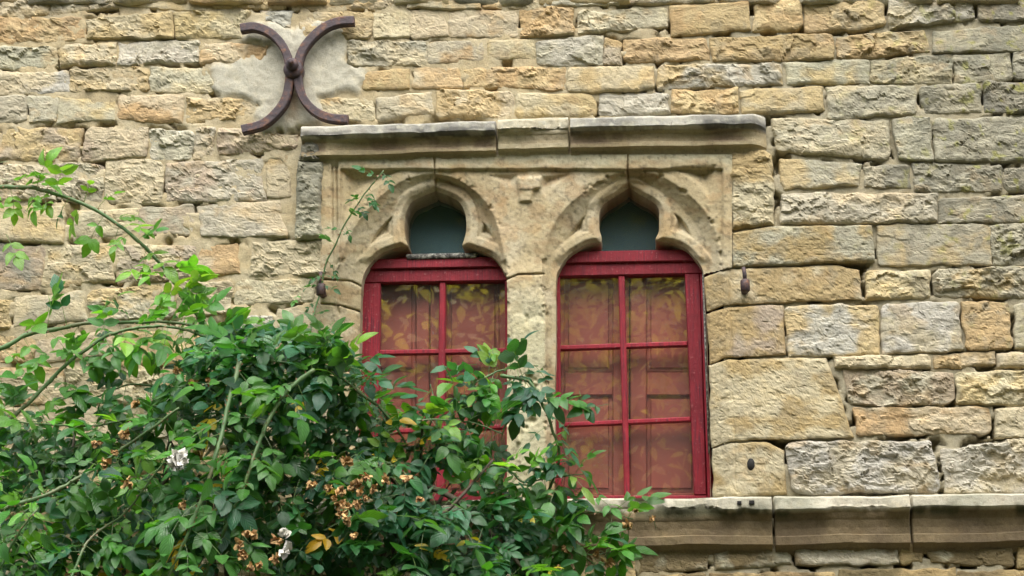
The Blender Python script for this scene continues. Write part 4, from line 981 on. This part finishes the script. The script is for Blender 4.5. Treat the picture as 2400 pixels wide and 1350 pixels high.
# blooms
def bloom(px, py, dep, size, colA, colB, name, petals=14, hang=True):
    c = np.array(W1(px, py, -dep)); Vs, Fs, Cs, o_ = [], [], [], 0
    for k in range(petals):
        th = RNG.uniform(0, 6.28); ph = RNG.uniform(-.3, 1.3); d = np.array([math.cos(th)*math.cos(ph), -abs(math.sin(ph))-.15, math.sin(th)*math.cos(ph)-(.5 if hang else -.2)]); d /= np.linalg.norm(d)
        s = np.cross(d, RNG.normal(0, 1, 3)); s /= np.linalg.norm(s); u = np.cross(d, s); L = size*RNG.uniform(.7, 1.2); wd = size*RNG.uniform(.35, .6); G = []
        for a in np.linspace(0, 1, 4):
            for b in (-1, -.3, .3, 1):
                G.append(c+d*L*a+s*wd*b*math.sin(math.pi*(.15+.75*a))+u*(size*.25*(b*b-.4)*a)+RNG.normal(0, size*.075, 3))
        Vs.append(np.array(G)); Fs.append(gridf(4, 4)+o_); o_ += 16; m = RNG.rand(); Cs.append(np.tile((np.array(colA)*(1-m)+np.array(colB)*m)*RNG.uniform(.7, 1.2), (16, 1)))
    bo = part(name, np.concatenate(Vs), np.concatenate(Fs), M['petal'], rose, np.concatenate(Cs))
    e_ = c+np.array([RNG.normal(0, .03), .07, -.02+RNG.normal(0, .03)]); Pk = catmull([c, (c+e_)/2+np.array([0, 0, .02]), e_], 4); Vk, fk = tubep(Pk, np.full(len(Pk), .0013), 5); part('stalk', Vk, fk, M['cane'], bo)
BR = ((.62, .42, .18), (.38, .21, .085))
for x_, y_ in [(417, 866), (454, 897), (493, 892), (321, 944), (547, 949), (589, 970), (291, 1015), (228, 1039), (467, 1063), (430, 1179), (814, 1080), (731, 1133), (771, 1140), (802, 1150), (840, 1130), (860, 1117), (904, 1122), (954, 1117), (985, 1168), (860, 1166), (798, 1181), (819, 1186), (802, 1203), (837, 1179), (588, 1251), (521, 1311), (573, 1300), (609, 1325), (646, 1309), (587, 1327), (650, 1266), (829, 1254), (1490, 1192), (1527, 1217), (1472, 1231), (1398, 1297), (1425, 1316), (1330, 1286), (250, 1085), (300, 1130), (785, 1165), (845, 1150), (825, 1140), (875, 1145), (815, 1215), (270, 1060), (560, 1275), (1310, 1330)]:
    th = .96 if x_ < 700 and y_ > 1000 else .78 if x_ < 700 else .86 if x_ < 1000 else .46
    bloom(x_, y_, th, RNG.uniform(.014, .024), *BR, 'withered_bloom', 12)
for x_, y_, sz, n in ((417, 1083, .040, 26), (672, 1250, .026, 7), (670, 1288, .028, 7), (842, 1036, .014, 6)):
    bloom(x_, y_, 1.04 if x_ < 700 else .86, sz, (.72, .70, .62), (.78, .77, .72), 'white_bloom', n, False)

# ------------------------------------------------------------------ what the panes mirror: a plum tree and a tall hedge opposite
tree = empty('plum_tree', 'plum tree with yellow fruit opposite the house, seen mirrored in the panes, right crown added to shade the wall', 'tree', (3.4, -5.2, 0))
RT = np.random.RandomState(5)
P = catmull([(3.4, -5.2, 0), (3.35, -5.15, 1.4), (3.1, -5.0, 2.8), (2.6, -4.8, 4.0), (1.9, -4.6, 4.9)], 6); V, f = tubep(P, np.linspace(.11, .05, len(P)), 10); part('trunk', V, f, M['bark'], tree)
TV, TF, TU, TC, to_ = [], [], [], [], 0; tips = []
for k in range(26):
    b0 = np.array([RT.uniform(1.6, 2.9), -4.7, RT.uniform(3.9, 4.9)]); e = np.array([RT.uniform(-1.9, 1.2), RT.uniform(-5.6, -3.5), RT.uniform(3.2, 5.4)]); mdl = (b0+e)/2+np.array([0, 0, .3])
    P = catmull([b0, mdl, e], 8); V, f = tubep(P, np.linspace(.022, .005, len(P)), 6); part('branch', V, f, M['bark'], tree); tips.append(P)
for k in range(3300):
    P = tips[RT.randint(len(tips))]; c = P[RT.randint(2, len(P))]+RT.normal(0, .24, 3)
    d = RT.normal(0, 1, 3); d[2] -= .4; d /= np.linalg.norm(d); up = np.array([RT.normal(0, .5), .4+RT.normal(0, .5), .8]); up -= d*(up@d); up /= np.linalg.norm(up)
    if (c-CAM)@fwd > -.3 and (abs(PX(c)[0]-1200) < 1700 and -250 < PX(c)[1] < 1700): continue
    V, f, uv = leaflet(RT.uniform(.08, .15), RT.uniform(.022, .040), .25, RT.uniform(0, .4), .1, 5); V = V@np.stack([d, np.cross(up, d), up])+c
    TV.append(V); TF.append(f+to_); TU.append(uv); to_ += len(V); TC.append(np.tile(np.array([.52, .42, .14])*RT.uniform(.5, 1.2), (len(V), 1)))
for k in range(1500):  # unseen extra crown clump, added to shade the right of the wall
    c = np.array([RT.normal(4.3, 1.0), RT.normal(-4.6, .9), RT.normal(5.6, 1.1)])
    d = RT.normal(0, 1, 3); d[2] -= .4; d /= np.linalg.norm(d); up = np.array([RT.normal(0, .5), RT.normal(0, .5), .8]); up -= d*(up@d); up /= np.linalg.norm(up)
    if (c-CAM)@fwd > -.3 and (abs(PX(c)[0]-1200) < 1800 and -350 < PX(c)[1] < 1700): continue
    V, f, uv = leaflet(RT.uniform(.16, .26), RT.uniform(.05, .08), .25, RT.uniform(0, .4), .1, 5); V = V@np.stack([d, np.cross(up, d), up])+c
    TV.append(V); TF.append(f+to_); TU.append(uv); to_ += len(V); TC.append(np.tile(np.array([.06, .13, .03])*RT.uniform(.7, 1.2), (len(V), 1)))
o = part('foliage', np.concatenate(TV), np.concatenate(TF), M['treeleaf'], tree, np.concatenate(TC), np.concatenate(TU)); o['kind'] = 'stuff'
for k in range(16):
    P = tips[RT.randint(len(tips))]; c = P[RT.randint(4, len(P))]+RT.normal(0, .12, 3); a = np.linspace(0, np.pi, 7)
    V, f = tubep(np.stack([np.full(7, c[0]), np.full(7, c[1]), c[2]+.02*np.cos(a)], 1), np.maximum(.001, .017*np.sin(a)), 10); part('plum', V, f, M['fruit'], tree)
# hedge
hx = np.linspace(-14, 14, 140); hz = np.linspace(0, 9.5, 60); X, Z = np.meshgrid(hx, hz)
Yh = -10+1.6*(fbm(X*.6, Z*.6, 301, 5)-.5)*2+.5*(fbm(X*4, Z*4, 302, 3)-.5); Zt = Z*(1+.12*(fbm(X*.5, 0*Z, 303, 4)-.5))
V = np.stack([X, Yh, Zt], -1).reshape(-1, 3); hc = np.tile(np.array([.028, .05, .02]), (len(V), 1))*(.6+.8*fbm(X.ravel()*3, Z.ravel()*3, 304, 3))[:, None]
B = V.copy(); B[:, 1] = -12.5; n0 = len(V); nu = len(hx); nv = len(hz)
top = np.stack([(nv-1)*nu+np.arange(nu-1), (nv-1)*nu+np.arange(nu-1)+1, n0+(nv-1)*nu+np.arange(nu-1)+1, n0+(nv-1)*nu+np.arange(nu-1)], 1)
hm = mesh_np('hedge', np.concatenate([V, B]), np.concatenate([gridf(nu, nv), gridf(nu, nv)[:, ::-1]+n0, top]), np.concatenate([hc, hc]), np.full((2*n0, 2), .3))
tag(obj('tall_hedge', hm, M['treeleaf']), 'tall dark hedge across the garden, opposite the house wall', 'hedge', kind='stuff')
